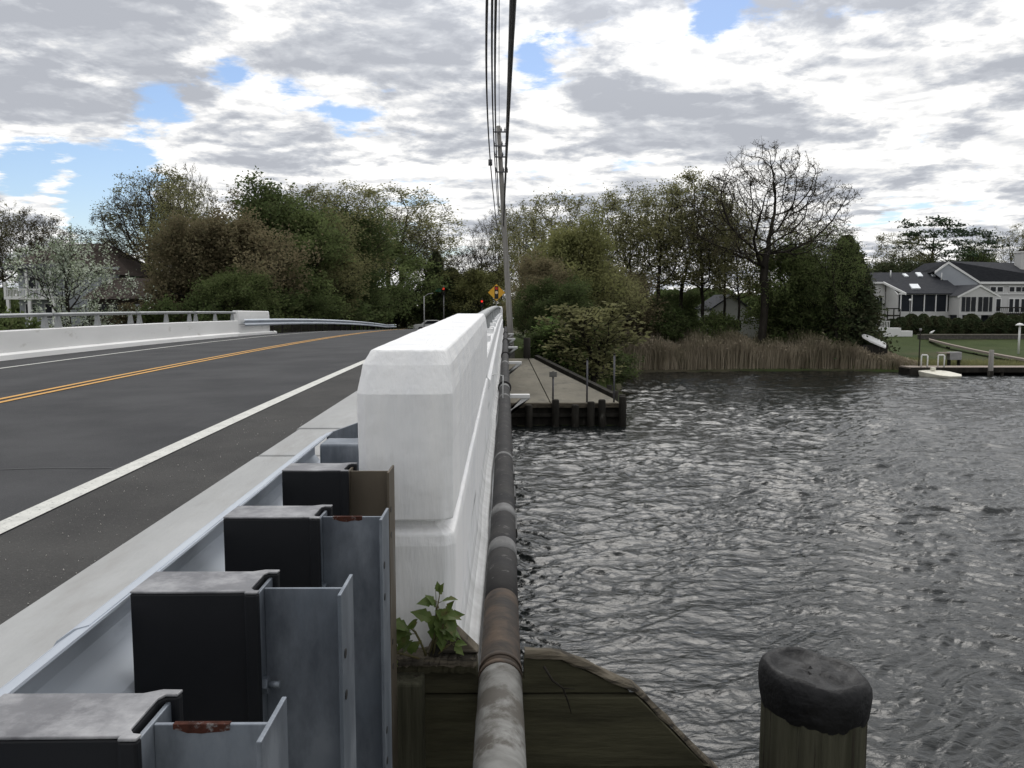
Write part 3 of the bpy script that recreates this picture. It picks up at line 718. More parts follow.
def plant():
    t = thing('leafy_plant', (-.205, 2.345, -1.02), 'small green broad leaved plant sprouting from the broken plank before the parapet', 'plant')
    q = random.Random(5); st = MB(); lv = MB()
    def leaf(p, d, s, roll):
        s *= 1.3; d = Vector(d).normalized(); up = Vector((q.uniform(-.3, .3), -.55, 1)).normalized(); a = d.cross(up).normalized(); n = a.cross(d).normalized()
        a = (a * math.cos(roll) + n * math.sin(roll)).normalized(); n = a.cross(d)
        out = [(0, .0), (.06, .16), (.20, .30), (.32, .24), (.42, .36), (.56, .26), (.68, .20), (.84, .09), (1, 0)]
        vs = [Vector(p) + d * s * x - n * s * (.28 * x * x) for x, _ in out]
        Lf = [Vector(p) + d * s * x + a * s * y - n * s * (.28 * x * x - .18 * y) for x, y in out]
        Rt = [Vector(p) + d * s * x - a * s * y - n * s * (.28 * x * x - .18 * y) for x, y in out]
        k = len(out); lv.add(vs + Lf + Rt, [(i, i + 1, k + i + 1, k + i) for i in range(k - 1)] + [(i + 1, i, 2 * k + i, 2 * k + i + 1) for i in range(k - 1)], False)
    def stem(pts, ls):
        st.tube(pts, [.0035] * (len(pts) - 1) + [.0015], 6)
        for (f, ang, s) in ls:
            i = min(int(f * (len(pts) - 1)), len(pts) - 2); fr = f * (len(pts) - 1) - i
            p = Vector(pts[i]).lerp(Vector(pts[i + 1]), fr)
            for _ in range(1):
                d = Vector((math.cos(ang), -.35 + q.uniform(-.3, .2), math.sin(ang)))
                e = p + d * .012; st.tube([p, e], .001, 4); leaf(e, d, s, q.uniform(-.5, .5))
    stem([(-.02, 0, 0), (-.005, -.01, .06), (.0, -.01, .12), (.012, -.012, .185)],
         [(.55, -.4, .050), (.6, 2.6, .050), (.7, .25, .055), (.72, -1.2, .050), (.78, 1.9, .04), (.82, -.7, .052), (.88, .6, .045), (.9, 2.9, .04), (.97, 1.4, .028), (1, 1.7, .024), (.65, -1.6, .05), (.75, -1.9, .042), (.58, -1.0, .045), (.86, -1.3, .04)])
    stem([(-.03, 0, 0), (-.045, -.01, .045), (-.06, -.01, .075), (-.075, -.012, .088)],
         [(.6, 2.9, .05), (.8, 2.5, .055), (.95, 3.2, .06), (1, 3.6, .055), (.9, 4.0, .045), (.7, 1.7, .045), (1, 2.7, .045)])
    stem([(-.05, 0, -.01), (-.09, -.02, .012), (-.125, -.02, .018)], [(.7, 2.2, .038), (.9, 3.2, .045), (1, 2.8, .045), (1, 3.9, .04), (.6, 1.2, .04), (.85, 4.4, .035), (.5, .8, .04)])
    stem([(.0, 0, 0), (.03, -.01, .03), (.045, -.01, .04)], [(1, .3, .03), (.8, 1.2, .03), (1, -.6, .028)])
    stem([(-.01, 0, 0), (.0, -.02, .05), (.02, -.02, .09), (.03, -.02, .13)], [(.5, .2, .035), (.7, -.3, .04), (.8, 1.8, .035), (.9, .5, .04), (1, 1.2, .03), (.95, -.9, .04), (.6, -1.5, .035)])
    # two bare thin shoots
    st.tube([(.0, -.01, .12), (.002, -.01, .16), (.0, -.012, .215)], [.002, .0012, .0006], 5)
    st.build('stem', mat('plant_stem', (.08, .09, .03), (.10, .06, .03), .7), t)
    lv.build('leaves', G['lf_plant'], t)
plant()

def piling():
    Y = 2.25; c = P(814, 690, Y); top = -1.025
    t = thing('piling', (c.x, Y, top), 'round timber mooring piling with black tarred top in the lower right foreground', 'piling')
    q = random.Random(3); n = 56; ring = lambda r0, amp, sd: [r0 * (1 + amp * math.sin(3 * a + sd) + amp * .6 * math.sin(7 * a + 2 * sd)) for a in [2 * math.pi * i / n for i in range(n)]]
    r = .143; tilt = lambda x, y: -.13 * x
    vs = []; fs = []; zs = [-.10, -.3, -.6, -1.2, -2.4, -4.3]
    for z in zs:
        rr = ring(r + (-.10 - z) * .002, .010, 1.1)
        for i in range(n):
            a = 2 * math.pi * i / n; k = rr[i] * (1 - (.09 if i in (44, 36, 49) else 0) - (.04 if i % 7 == 0 else 0))
            vs.append((k * math.cos(a), k * math.sin(a), z))
    for j in range(len(zs) - 1):
        for i in range(n): fs.append((j * n + i, j * n + n + i, j * n + n + (i + 1) % n, j * n + (i + 1) % n))
    MB().add(vs, fs, True).build('post', G['pile'], t)
    prof = [(.141, -.106), (.147, -.096), (.151, -.072), (.153, -.045), (.150, -.018), (.142, .0), (.130, .008), (.118, .004), (.106, -.004), (.075, -.006), (.045, -.003), (.02, -.005)]
    vs = []; fs = []
    for j, (pr, pz) in enumerate(prof):
        for i in range(n):
            a = 2 * math.pi * i / n
            if j == 0: dz = -.008 * max(0, math.sin(9 * a + 1)) ** 3 - .008 * max(0, math.sin(4 * a + 2.2)) - .008 * q.random()
            else: dz = .004 * math.sin(5 * a + j) + q.uniform(-.0012, .0012) + (.003 * math.sin(2 * a + 1.5 * j) if j > 7 else 0)
            rr = pr * (1 + .012 * math.sin(3 * a + 1.1) + (.010 * math.sin(6 * a + j * .8) if 1 < j < 7 else 0)); x, y = rr * math.cos(a), rr * math.sin(a)
            vs.append((x, y, pz + dz + tilt(x, y) * sstep(np.array((pz + .16) / .12)).item()))
    for j in range(len(prof) - 1):
        for i in range(n): fs.append((j * n + i, j * n + (i + 1) % n, j * n + n + (i + 1) % n, j * n + n + i))
    fs.append(tuple((len(prof) - 1) * n + i for i in range(n)))
    MB().add(vs, fs, True).build('tar_cap', G['tar'], t)
piling()

# ------------------------------------------------------------------ far-left guardrail beyond the bridge
def far_rail():
    t = thing('guardrail', (-11.6, 41, road_z(-11.6, 41)), 'long low steel guardrail leading away beyond the far end of the opposite bridge wall', 'guardrail')
    z0 = road_z(-11.6, 41); f = lambda y: road_z(-11.6, y + 41) - z0 + .02
    MB().sweep(wbeam(.05, .72, 1), seglen(-4.4, 46, 1.0), f).build('beam', G['galv_beam'], t)
    q = -.9
    for k in range(24):
        y = .6 + k * 1.9
        p = MB().box(-.13, -.04, y - .05, y + .05, f(y) - .6, f(y) + .70).build('post', G['dark_timber'], t)
        MB().box(-.038, .049, y - .05, y + .05, f(y) + .40, f(y) + .71).build('blockout', G['dark_timber'], p)
far_rail()
def fence_low():
    t = thing('picket_fence', (-12.9, 43, road_z(-12.9, 43)), 'low dark picket fence below the far guardrail', 'fence')
    z0 = road_z(-12.9, 43); f = lambda y: road_z(-12.9, y + 43) - z0
    MB().sweep([(0, .28), (.03, .28), (.03, .34), (0, .34)], seglen(0, 26, 2), f).build('rail', G['dark_timber'], t)
    mb = MB()
    for k in range(104): y = k * .25; mb.box(.031, .046, y, y + .1, f(y) - .1, f(y) + .42)
    mb.build('pickets', G['dark_timber'], t)
fence_low()

# ------------------------------------------------------------------ utility pole, cables, signs, signals
YP = 42.
pb = P(510.5, 335, YP); pt = P(498.5, 126, YP)
pole = thing('utility_pole', (pb.x, YP, gz(pb.x, YP) - .3), 'tall leaning grey wooden utility pole at the far end of the bridge', 'utility pole')
def plp(o): o.parent = pole; o.matrix_parent_inverse = Matrix.Translation(-Vector(pole.location)); return o
base_z = gz(pb.x, YP) - .5
def pole_at(z):
    k = (z - pb.z) / (pt.z - pb.z); return Vector((pb.x + (pt.x - pb.x) * k, YP, z))
plp(MB().tube([pole_at(base_z + (pt.z - base_z) * i / 8) for i in range(9)], [.16 - .055 * i / 8 for i in range(9)], 12).build('pole', G['pole']))
for vv in (132, 146, 157, 172):
    c = pole_at(P(0, vv, YP).z)
    arm = plp(MB().box(c.x - .30, c.x + .34, YP - .22, YP - .15, c.z - .03, c.z + .03).build('crossarm', G['insul']))
    for k in (-.26, .12, .30):
        x = c.x + k
        i_ = MB().tube([(x, YP - .185, c.z + .032), (x, YP - .185, c.z + .09), (x, YP - .185, c.z + .10), (x, YP - .185, c.z + .13), (x, YP - .185, c.z + .14), (x, YP - .185, c.z + .22)], [.03, .03, .045, .045, .025, .02], 8).build('insulator', G['insul'], arm)
        i_.matrix_parent_inverse = Matrix.Identity(4)
plp(MB().tube([(pole_at(P(0, 160, YP).z).x - .5, YP - .3, P(0, 166, YP).z), (pole_at(P(0, 160, YP).z).x - .5, YP - .3, P(0, 160, YP).z)], .1, 8).build('fitting', G['insul']))
def cable(name, pts_uvY, r, label, grp='cables strung above the pipe'):
    """cable through points given by direction and distance, parabolic between posts, real thickness"""
    pts = [P(*p) for p in pts_uvY]; out = []
    n = 30
    # quadratic fit through three control points in y
    ys = [p.y for p in pts]; A = np.array([[y * y, y, 1] for y in ys])
    cx = np.linalg.solve(A, [p.x for p in pts]); cz = np.linalg.solve(A, [p.z for p in pts])
    # the same span carried on overhead towards the pole behind the viewpoint
    y0_ = ys[0]; z0_ = pts[0].z; x0_ = pts[0].x; mz = max(2 * cz[0] * y0_ + cz[1], .04); mx_ = 2 * cx[0] * y0_ + cx[1]
    for i in range(16, 0, -1):
        d_ = -2.4 * i; out.append((x0_ + mx_ * d_ * .3, y0_ + d_, z0_ + mz * d_ + mz / 26 * d_ * d_))
    for i in range(n + 1):
        y = ys[0] + (ys[-1] - ys[0]) * i / n
        out.append((cx[0] * y * y + cx[1] * y + cx[2], y, cz[0] * y * y + cz[1] * y + cz[2]))
    o = MB().tube(out, r, 8).build(name, G['wire']); tag(o, label, 'cable', grp)
# (u, v, Y) : behind overhead .. mid .. at the pole
def cab3(u0, um, ue, ve, y0, ym, r, label, vm=None):
    # top of frame at depth y0; middle at ym; end on the pole
    vm = vm
    cable('cable', [(u0, 0, y0), (um, vm, ym), (ue, ve, YP)], r, label)
cab3(513, 507, 503.5, 226, 7.0, 17.0, .030, 'thickest black cable, rightmost of the overhead bundle', 140)
cab3(487, 489.5, 497.5, 232, 11.0, 26.0, .019, 'leftmost black overhead cable sagging toward the pole', 150)
cab3(492.2, 493.8, 498.5, 214, 11.5, 26.0, .018, 'second black overhead cable from the left', 140)
cab3(495.8, 495.9, 499, 208, 12.0, 27.0, .021, 'third black overhead cable from the left', 138)
cab3(499.2, 499.2, 499.8, 172, 12.0, 27.0, .006, 'thin grey wire in the middle of the overhead bundle', 112)
# rear part overhead: short lengths going back to a pole behind the viewpoint
yellow = thing('warning_sign', (PX(496.5, 55), 55, gz(-.6, 55)), 'yellow diamond traffic signal ahead sign beside the leaning pole', 'road sign')
sc_ = P(496.5, 292.5, 55); h = sc_.z - yellow.location.z; s_ = .56
MB().tube([(0, .03, 0), (0, .03, h + .3)], .035, 8).build('sign_post', G['grey_metal'], yellow)
dm = MB().prism([(0, h - s_ * 1.0), (s_ * 1.0, h), (0, h + s_ * 1.0), (-s_ * 1.0, h)], 'y', -.015, 0).build('sign_panel', G['sign_yellow'], yellow)
MB().box(-.13, .13, -.021, -.0155, h - .42, h + .42).build('signal_symbol', G['black'], dm)
for dz, m in ((.27, 'sign_red'), (0, 'sign_amber'), (-.27, 'black')):
    MB().tube([(0, -.022, h + dz), (0, -.028, h + dz)], .10, 14).build('symbol_disc', G[m], dm)
def signal(u, v, Y, label, green=False, zb=None):
    c = P(u, v, Y); g = gz(c.x, Y)
    t = thing('traffic_signal', (c.x, Y, g), label, 'traffic light', 'traffic lights at the junction')
    h = c.z - g
    MB().tube([(0, .2, 0), (0, .2, h + .5)], .09, 10).build('signal_pole', G['grey_metal'], t)
    hd = MB().box(-.19, .19, -.15, .15, h - .72, h + .30).build('signal_head', G['black'], t, bevel=.03)
    for k in range(3):
        z = h + .08 - k * .33
        MB().tube([(0, -.155, z), (0, -.18, z)], .13, 14).build('lamp', G['red_lamp'] if k == 0 else G['black'], hd)
        vis = MB()
        for a in range(7):
            q0, q1 = math.pi * a / 7, math.pi * (a + 1) / 7
            vis.add([(.15 * math.cos(q0), -.155, z + .15 * math.sin(q0)), (.15 * math.cos(q1), -.155, z + .15 * math.sin(q1)), (.15 * math.cos(q1), -.36, z + .15 * math.sin(q1)), (.15 * math.cos(q0), -.36, z + .15 * math.sin(q0))], [(0, 1, 2, 3)])
        vis.build('visor', G['black'], hd)
    if green:
        MB().box(-1.0, -.3, -.02, .02, h - .25, h + .1).build('street_sign', G['sign_green'], t)
    return t
signal(443.5, 289.5, 104, 'left traffic signal showing red with a green street sign beside it', True)
signal(482, 302.0, 105, 'right traffic signal showing red just above the parapet block')
lp = P(424, 296, 100); g = gz(lp.x, 100)
t = thing('street_post', (lp.x, 100, g), 'slim pale post left of the red traffic signal', 'post')
MB().tube([(0, 0, 0), (0, 0, lp.z - g)], [.07, .06], 8).build('pole', G['sign_back'], t)
MB().tube([(0, 0, lp.z - g - .1), (.5, 0, lp.z - g + .25), (1.1, 0, lp.z - g + .35)], .035, 6).build('arm', G['sign_back'], t)
for k, u in enumerate((290.5, 295.5)):
    c = P(u, 305, 60); g = gz(c.x, 60)
    t = thing('road_sign', (c.x, 60, g), ['left of two small blank sign backs under the far trees', 'right of two small blank sign backs under the far trees'][k], 'road sign', 'pair of sign backs')
    hh = c.z - g
    MB().tube([(0, .03, 0), (0, .03, hh + .3)], .03, 6).build('sign_post', G['grey_metal'], t)
    MB().box(-.14, .14, -.01, .01, hh - .38, hh + .36).build('sign_panel', G['sign_back'], t)

# parked car glimpsed beyond the crest
def car():
    c = P(431, 317, 101); g = gz(c.x, 101)
    t = thing('parked_car', (c.x, 101, g), 'pale parked car glimpsed past the far guardrail', 'car', rz=.2)
    body = [(-2.1, .35), (-2.1, .75), (-1.9, .88), (-1.1, .95), (-.6, 1.42), (.8, 1.42), (1.4, .98), (2.0, .88), (2.15, .6), (2.15, .35)]
    MB().prism(body, 'y', -.85, .85).build('body', G['siding'], t, bevel=.06)
    MB().prism([(-.98, .98), (-.55, 1.36), (.75, 1.36), (1.25, 1.0)], 'y', -.86, .86).build('window', G['glass'], t)
    for x in (-1.35, 1.35):
        for y in (-.78, .78):
            wh = MB().tube([(x, y - .1, .33), (x, y + .1, .33)], .33, 16).build('wheel', G['black'], t)
            MB().tube([(x, y - .11, .33), (x, y + .11, .33)], .18, 12).build('rim', G['grey_metal'], wh)
car()

# ------------------------------------------------------------------ far bulkhead, apron, rods
bk = thing('timber_bulkhead', (2.3, 31.4, WATER), 'dark wooden bulkhead with pilings around the concrete apron at the far abutment', 'bulkhead')
def bkp(o): o.parent = bk; o.matrix_parent_inverse = Matrix.Translation((-2.3, -31.4, -WATER)); return o
bkp(MB().box(-.1, 4.35, 31.45, 31.55, -5.6, -3.78).build('sheeting', G['dark_timber'], bevel=.01))
bkp(MB().box(4.36, 4.46, 31.45, 38.5, -5.6, -3.80).build('sheeting', G['dark_timber'], bevel=.01))
bkp(MB().box(-.1, 4.6, 31.25, 31.44, -3.86, -3.68).build('waler', G['timber_cap'], bevel=.02))
bkp(MB().box(-.1, 4.6, 31.27, 31.44, -4.22, -4.08).build('waler', G['dark_timber'], bevel=.02))
for (u, tp) in [(556, -3.52), (592, -3.60), (603, -3.52), (624, -3.40), (529, -3.72), (576, -3.72)]:
    x = PX(u, 31.1)
    bkp(MB().tube([(x, 31.12, -5.8), (x, 31.12, tp - .04), (x, 31.12, tp)], [.14, .14, .11], 12).build('piling', G['dark_timber']))
for y, tp in ((32.6, -3.5), (34.6, -3.55), (36.6, -3.5)):
    bkp(MB().tube([(4.60, y, -5.8), (4.60, y, tp)], .13, 12).build('piling', G['dark_timber']))
ap = thing('concrete_apron', (2, 34, -3.6), 'buff concrete apron sloping down to the timber bulkhead', 'concrete apron')
def apz(y): return -3.70 + (y - 31.5) * .178
def slab(pts, m, name, th=.18):
    n = len(pts); vs = [(x, y, apz(y)) for x, y in pts] + [(x, y, apz(y) - th) for x, y in pts]
    o = MB().add(vs, [tuple(range(n)), tuple(range(n, 2 * n))[::-1]] + [(i, (i + 1) % n, n + (i + 1) % n, n + i) for i in range(n)]).build(name, m, bevel=.01)
    o.parent = ap; o.matrix_parent_inverse = Matrix.Translation((-2, -34, 3.6)); return o
slab([(-.15, 31.56), (1.68, 31.56), (1.02, 38.6), (-.15, 38.6)], G['concrete'], 'slab')
slab([(1.72, 31.56), (4.34, 31.56), (4.1, 32.3), (2.35, 36.1), (1.30, 38.6), (1.06, 38.6)], G['concrete'], 'slab')
bkp(MB().add(*(lambda p: ([(x, y, apz(y) + dz) for dz in (-.1, .14) for x, y in p], [(0, 1, 2, 3)[::-1], (4, 5, 6, 7), (0, 1, 5, 4), (1, 2, 6, 5), (2, 3, 7, 6), (3, 0, 4, 7)]))([(4.15, 32.3), (4.32, 32.4), (1.5, 38.7), (1.33, 38.6)])).build('edge_timber', G['dark_timber']))
c0 = P(527, 362, 38.6)
o = MB().tube([(c0.x, 38.75, -3.2), (c0.x, 38.75, c0.z), (c0.x, 38.75, P(527, 338, 38.6).z)], .16, 12).build('timber_post', G['dark_timber']); tag(o, 'stout dark timber post at the top of the concrete apron', 'post')
for k, (u, v0, v1) in enumerate(((553, 373, 403), (587, 360, 401), (614, 355, 399))):
    a, b = P(u, v0, 31.6), P(u, v1, 31.6)
    t = thing('steel_rod', (b.x, 31.62, -3.75), ['short thin rod with a cap block, left of three on the bulkhead', 'middle thin upright rod on the bulkhead', 'tall thin upright rod at the outer bulkhead corner'][k], 'rod', 'upright rods on the bulkhead')
    MB().tube([(0, 0, 0), (0, 0, a.z + 3.75)], .035, 8).build('rod', G['insul'], t)
    MB().tube([(0, 0, a.z + 3.75 - (.0)), (0, 0, a.z + 3.75 + .06)], .05, 8).build('rod_cap', G['dark_timber'], t)
    if k == 0: MB().box(-.14, .14, -.08, .08, a.z + 3.60, a.z + 3.80).build('cap_block', G['concrete_dark'], t, bevel=.01)

# ------------------------------------------------------------------ trees
def grow(seed, H, bole, r0, nprim, spread, levels=4, kids=(7, 6, 5), lenr=(.55, .5, .5), up=.12, wig=.18, crown_w=.38, th=.86):
    q = random.Random(seed); br = []; tips = []
    def rv(s): return Vector((q.gauss(0, s), q.gauss(0, s), q.gauss(0, s)))
    def limb(p, d, L, r, lev, cap_):
        n = 7 if lev == 0 else (6 if lev == 1 else (4 if lev == 2 else 3))
        pts = [p.copy()]; rr = [r]; d = d.normalized()
        for i in range(n):
            d = (d + rv(wig) + Vector((0, 0, up * (1 if lev else .6)))).normalized()
            p = p + d * (L / n); pts.append(p.copy()); rr.append(max(r * (1 - .80 * (i + 1) / n), .012))
        br.append((pts, rr, lev))
        if lev >= levels - 1: tips.append(pts); return
        if lev == levels - 2: tips.append(pts[-2:])
        nk = kids[min(lev, len(kids) - 1)]
        for k in range(nk):
            f = .22 + .78 * (k + q.random() * .8) / nk; f = min(f, .99)
            i = int(f * n); fr = f * n - i
            b = pts[i].lerp(pts[i + 1], fr); dd = (pts[i + 1] - pts[i]).normalized()
            s = dd.cross(rv(1)).normalized(); a = q.uniform(.45, 1.0)
            limb(b, dd * math.cos(a) + s * math.sin(a), L * lenr[min(lev, len(lenr) - 1)] * q.uniform(.7, 1.25) * (1.1 - .45 * f), rr[i] * q.uniform(.5, .65), lev + 1, 0)
    # trunk
    n = 9; p = Vector((0, 0, -.3)); d = Vector((q.gauss(0, .04), q.gauss(0, .04), 1)); pts = [p.copy()]; rr = [r0 * 1.35]
    TH = H * th
    for i in range(n):
        d = (d + Vector((q.gauss(0, .07), q.gauss(0, .07), .25))).normalized(); p = p + d * (TH / n); pts.append(p.copy()); rr.append(r0 * (1 - .88 * (i + 1) / n) + .02)
    br.append((pts, rr, 0))
    for k in range(nprim):
        f = bole + (1 - bole) * ((k + q.random()) / nprim); f = min(f, .985)
        i = int(f * n); fr = f * n - i; b = pts[i].lerp(pts[i + 1], fr)
        rel = (f - bole) / (1 - bole)
        env = crown_w * H * (math.sin(math.pi * min(1, .18 + rel * .78)) ** .7)
        if th < .7: env = crown_w * H * 1.08
        az = k * 2.4 + q.gauss(0, .4); el = spread * (1 - rel) * 1.0 + .25 + rel * .5 + q.gauss(0, .08)
        if th < .7: el = .42 + rel * .85 + q.gauss(0, .1)
        dd = Vector((math.cos(az) * math.cos(el), math.sin(az) * math.cos(el), math.sin(el)))
        limb(b, dd, max(env, .12 * H) * q.uniform(.8, 1.15), rr[i] * q.uniform(.4, .6), 1, 0)
    return br, tips
def colonize(seed, H, fork, rx, rz, na, D=.30, dk=.42, tip=.011, pw=2.25, lean=(0., 0.), shell=.45):
    '''branching that grows towards points spread through a domed crown'''
    rs = np.random.RandomState(seed)
    c = np.array([lean[0], lean[1], H - rz]); pts = []
    while len(pts) < na:
        p = rs.uniform(-1, 1, 3); d = np.linalg.norm(p)
        if d > 1 or p[2] < -.62: continue
        if d < shell and rs.rand() < .6: continue
        bump = 1 + .12 * math.sin(3 * math.atan2(p[1], p[0]) + seed) + .08 * math.sin(5 * p[2] * 2 + seed)
        pts.append(c + p * np.array([rx, rx, rz]) * bump)
    A = np.array(pts); nodes = [np.array([0, 0, -.3])]; par = [-1]
    z = 0.
    while z < fork:
        z += D; nodes.append(np.array([.10 * math.sin(z * .8 + seed) + lean[0] * .3 * z / H, .10 * math.cos(z * .7), z])); par.append(len(nodes) - 2)
    Nn = np.array(nodes); dist = np.full(len(A), 1e9); near = np.zeros(len(A), int)
    def upd(new, base):
        for k in range(0, len(new), 400):
            dd = np.linalg.norm(A[:, None, :] - new[None, k:k + 400, :], axis=2); j = dd.argmin(1); m = dd[np.arange(len(A)), j]
            b = m < dist; dist[b] = m[b]; near[b] = base + k + j[b]
    upd(Nn, 0); alive = np.ones(len(A), bool)
    for it in range(140):
        act = alive & (dist < 9)
        if not act.any(): break
        dirs = A[act] - Nn[near[act]]; dirs /= np.linalg.norm(dirs, axis=1)[:, None] + 1e-9
        ids, inv = np.unique(near[act], return_inverse=True); sm = np.zeros((len(ids), 3)); np.add.at(sm, inv, dirs)
        prev = np.array([Nn[i] - Nn[par[i]] if par[i] >= 0 else (0, 0, 1) for i in ids]); prev /= np.linalg.norm(prev, axis=1)[:, None] + 1e-9
        sm = sm / (np.linalg.norm(sm, axis=1)[:, None] + 1e-9) + .45 * prev + rs.normal(0, .16, sm.shape); sm /= np.linalg.norm(sm, axis=1)[:, None]
        new = Nn[ids] + sm * D; base = len(Nn); Nn = np.concatenate([Nn, new]); par += list(ids)
        upd(new, base); alive &= dist > dk
        if len(Nn) > 9000: break
    n = len(Nn); kids = [[] for _ in range(n)]
    for i in range(1, n): kids[par[i]].append(i)
    rp = np.zeros(n)
    for i in range(n - 1, -1, -1):
        rp[i] = sum(rp[k] for k in kids[i]) if kids[i] else tip ** pw
    rad = rp ** (1 / pw); br = []; tips = []
    stack = [(0, None)]
    while stack:
        i, p0 = stack.pop(); ch = [] if p0 is None else [p0]; ch.append(i)
        while kids[ch[-1]]:
            ks = sorted(kids[ch[-1]], key=lambda k: -rp[k])
            for k in ks[1:]: stack.append((k, ch[-1]))
            ch.append(ks[0])
        P_ = [Vector(Nn[k]) for k in ch]; rr = [float(rad[k]) for k in ch]
        if p0 is not None: rr[0] = min(rr[0], rr[1] * 1.15)
        if len(ch) < 2: continue
        lev = 0 if rr[0] > .15 else (1 if rr[0] > .06 else (2 if rr[0] > .025 else 3))
        br.append((P_, rr, lev)); tips.append(P_[-3:] if len(P_) >= 3 else P_)
        if len(P_) > 9: tips.append(P_[-7:-3])
    # fine twigs off the tips
    q = random.Random(seed)
    for pts_ in list(tips):
        for _ in range(5):
            b = pts_[q.randrange(len(pts_))]; d = (pts_[-1] - pts_[0]); d = d.normalized() if d.length > 0 else Vector((0, 0, 1))
            d = (d + Vector((q.gauss(0, .7), q.gauss(0, .7), q.gauss(.15, .6)))).normalized(); L_ = q.uniform(.3, .7)
            m = b + d * L_ * .5; e_ = b + (d + Vector((q.gauss(0, .2), q.gauss(0, .2), .15))).normalized() * L_
            br.append(([b, m, e_], [.010, .009, .007], 4)); tips.append([m, e_])
    return br, tips
def tube_np(br, sides=(8, 6, 4, 3, 3), minlev=99):
    V = []; Fc = []
    for pts, rr, lev in br:
        n = sides[min(lev, len(sides) - 1)]
        up = None; base = len(V)
        for i, p in enumerate(pts):
            d = (pts[min(i + 1, len(pts) - 1)] - pts[max(i - 1, 0)])
            if d.length < 1e-6: d = Vector((0, 0, 1))
            d.normalize()
            if up is None: up = Vector((0, 0, 1)) if abs(d.z) < .9 else Vector((1, 0, 0))
            a = d.cross(up); a = a.normalized() if a.length > 1e-6 else Vector((1, 0, 0)); b = a.cross(d).normalized(); up = b
            for k in range(n):
                t = 2 * math.pi * k / n; c, s = math.cos(t) * rr[i], math.sin(t) * rr[i]
                V.append((p.x + a.x * c + b.x * s, p.y + a.y * c + b.y * s, p.z + a.z * c + b.z * s))
        for i in range(len(pts) - 1):
            for k in range(n):
                Fc.append((base + i * n + k, base + i * n + (k + 1) % n, base + (i + 1) * n + (k + 1) % n, base + (i + 1) * n + k))
    return V, Fc
def leaves_np(rs, centers, size, flat=0., elong=1.5):
    n = len(centers); c = np.asarray(centers)
    a = rs.normal(size=(n, 3)); a[:, 2] *= (1 - flat * .7); a /= np.linalg.norm(a, axis=1)[:, None]
    b = rs.normal(size=(n, 3)); b[:, 2] *= (1 - flat); b -= (b * a).sum(1)[:, None] * a; b /= np.linalg.norm(b, axis=1)[:, None]
    s = size * rs.uniform(.6, 1.35, n)[:, None]
    a = a * s * elong * .5; b = b * s * .5
    V = np.stack([c - a, c + b * .9 - a * .1, c + a, c - b * .9 - a * .1], 1).reshape(-1, 3)
    return V, np.arange(n * 4).reshape(n, 4)
def tip_points(rs, tips, per, jit):
    out = []
    for pts in tips:
        P0 = np.array([list(p) for p in pts]); k = rs.rand(per) ** .7 * (len(P0) - 1); i = np.minimum(k.astype(int), len(P0) - 2); f = (k - i)[:, None]
        out.append(P0[i] * (1 - f) + P0[i + 1] * f + rs.normal(0, jit, (per, 3)))
    return np.concatenate(out)
PROTO = {}
def proto(key, br, cen, leafsize, rs, flat=0., elong=1.5):
    V, Fc = tube_np(br); top = max(max(v[2] for v in V), cen[:, 2].max() if len(cen) else 0)
    lx = np.concatenate([cen[:, :2]]) if len(cen) else np.array(V)[:, :2]
    wid = np.percentile(np.abs(lx), 97) * 2
    tm = npmesh(key + '_trunk', V, Fc, None, True)
    lm = None
    if len(cen):
        LV, LF = leaves_np(rs, cen, leafsize, flat, elong); lm = npmesh(key + '_crown', LV, LF, None)
    PROTO[key] = (tm, lm, top, wid)
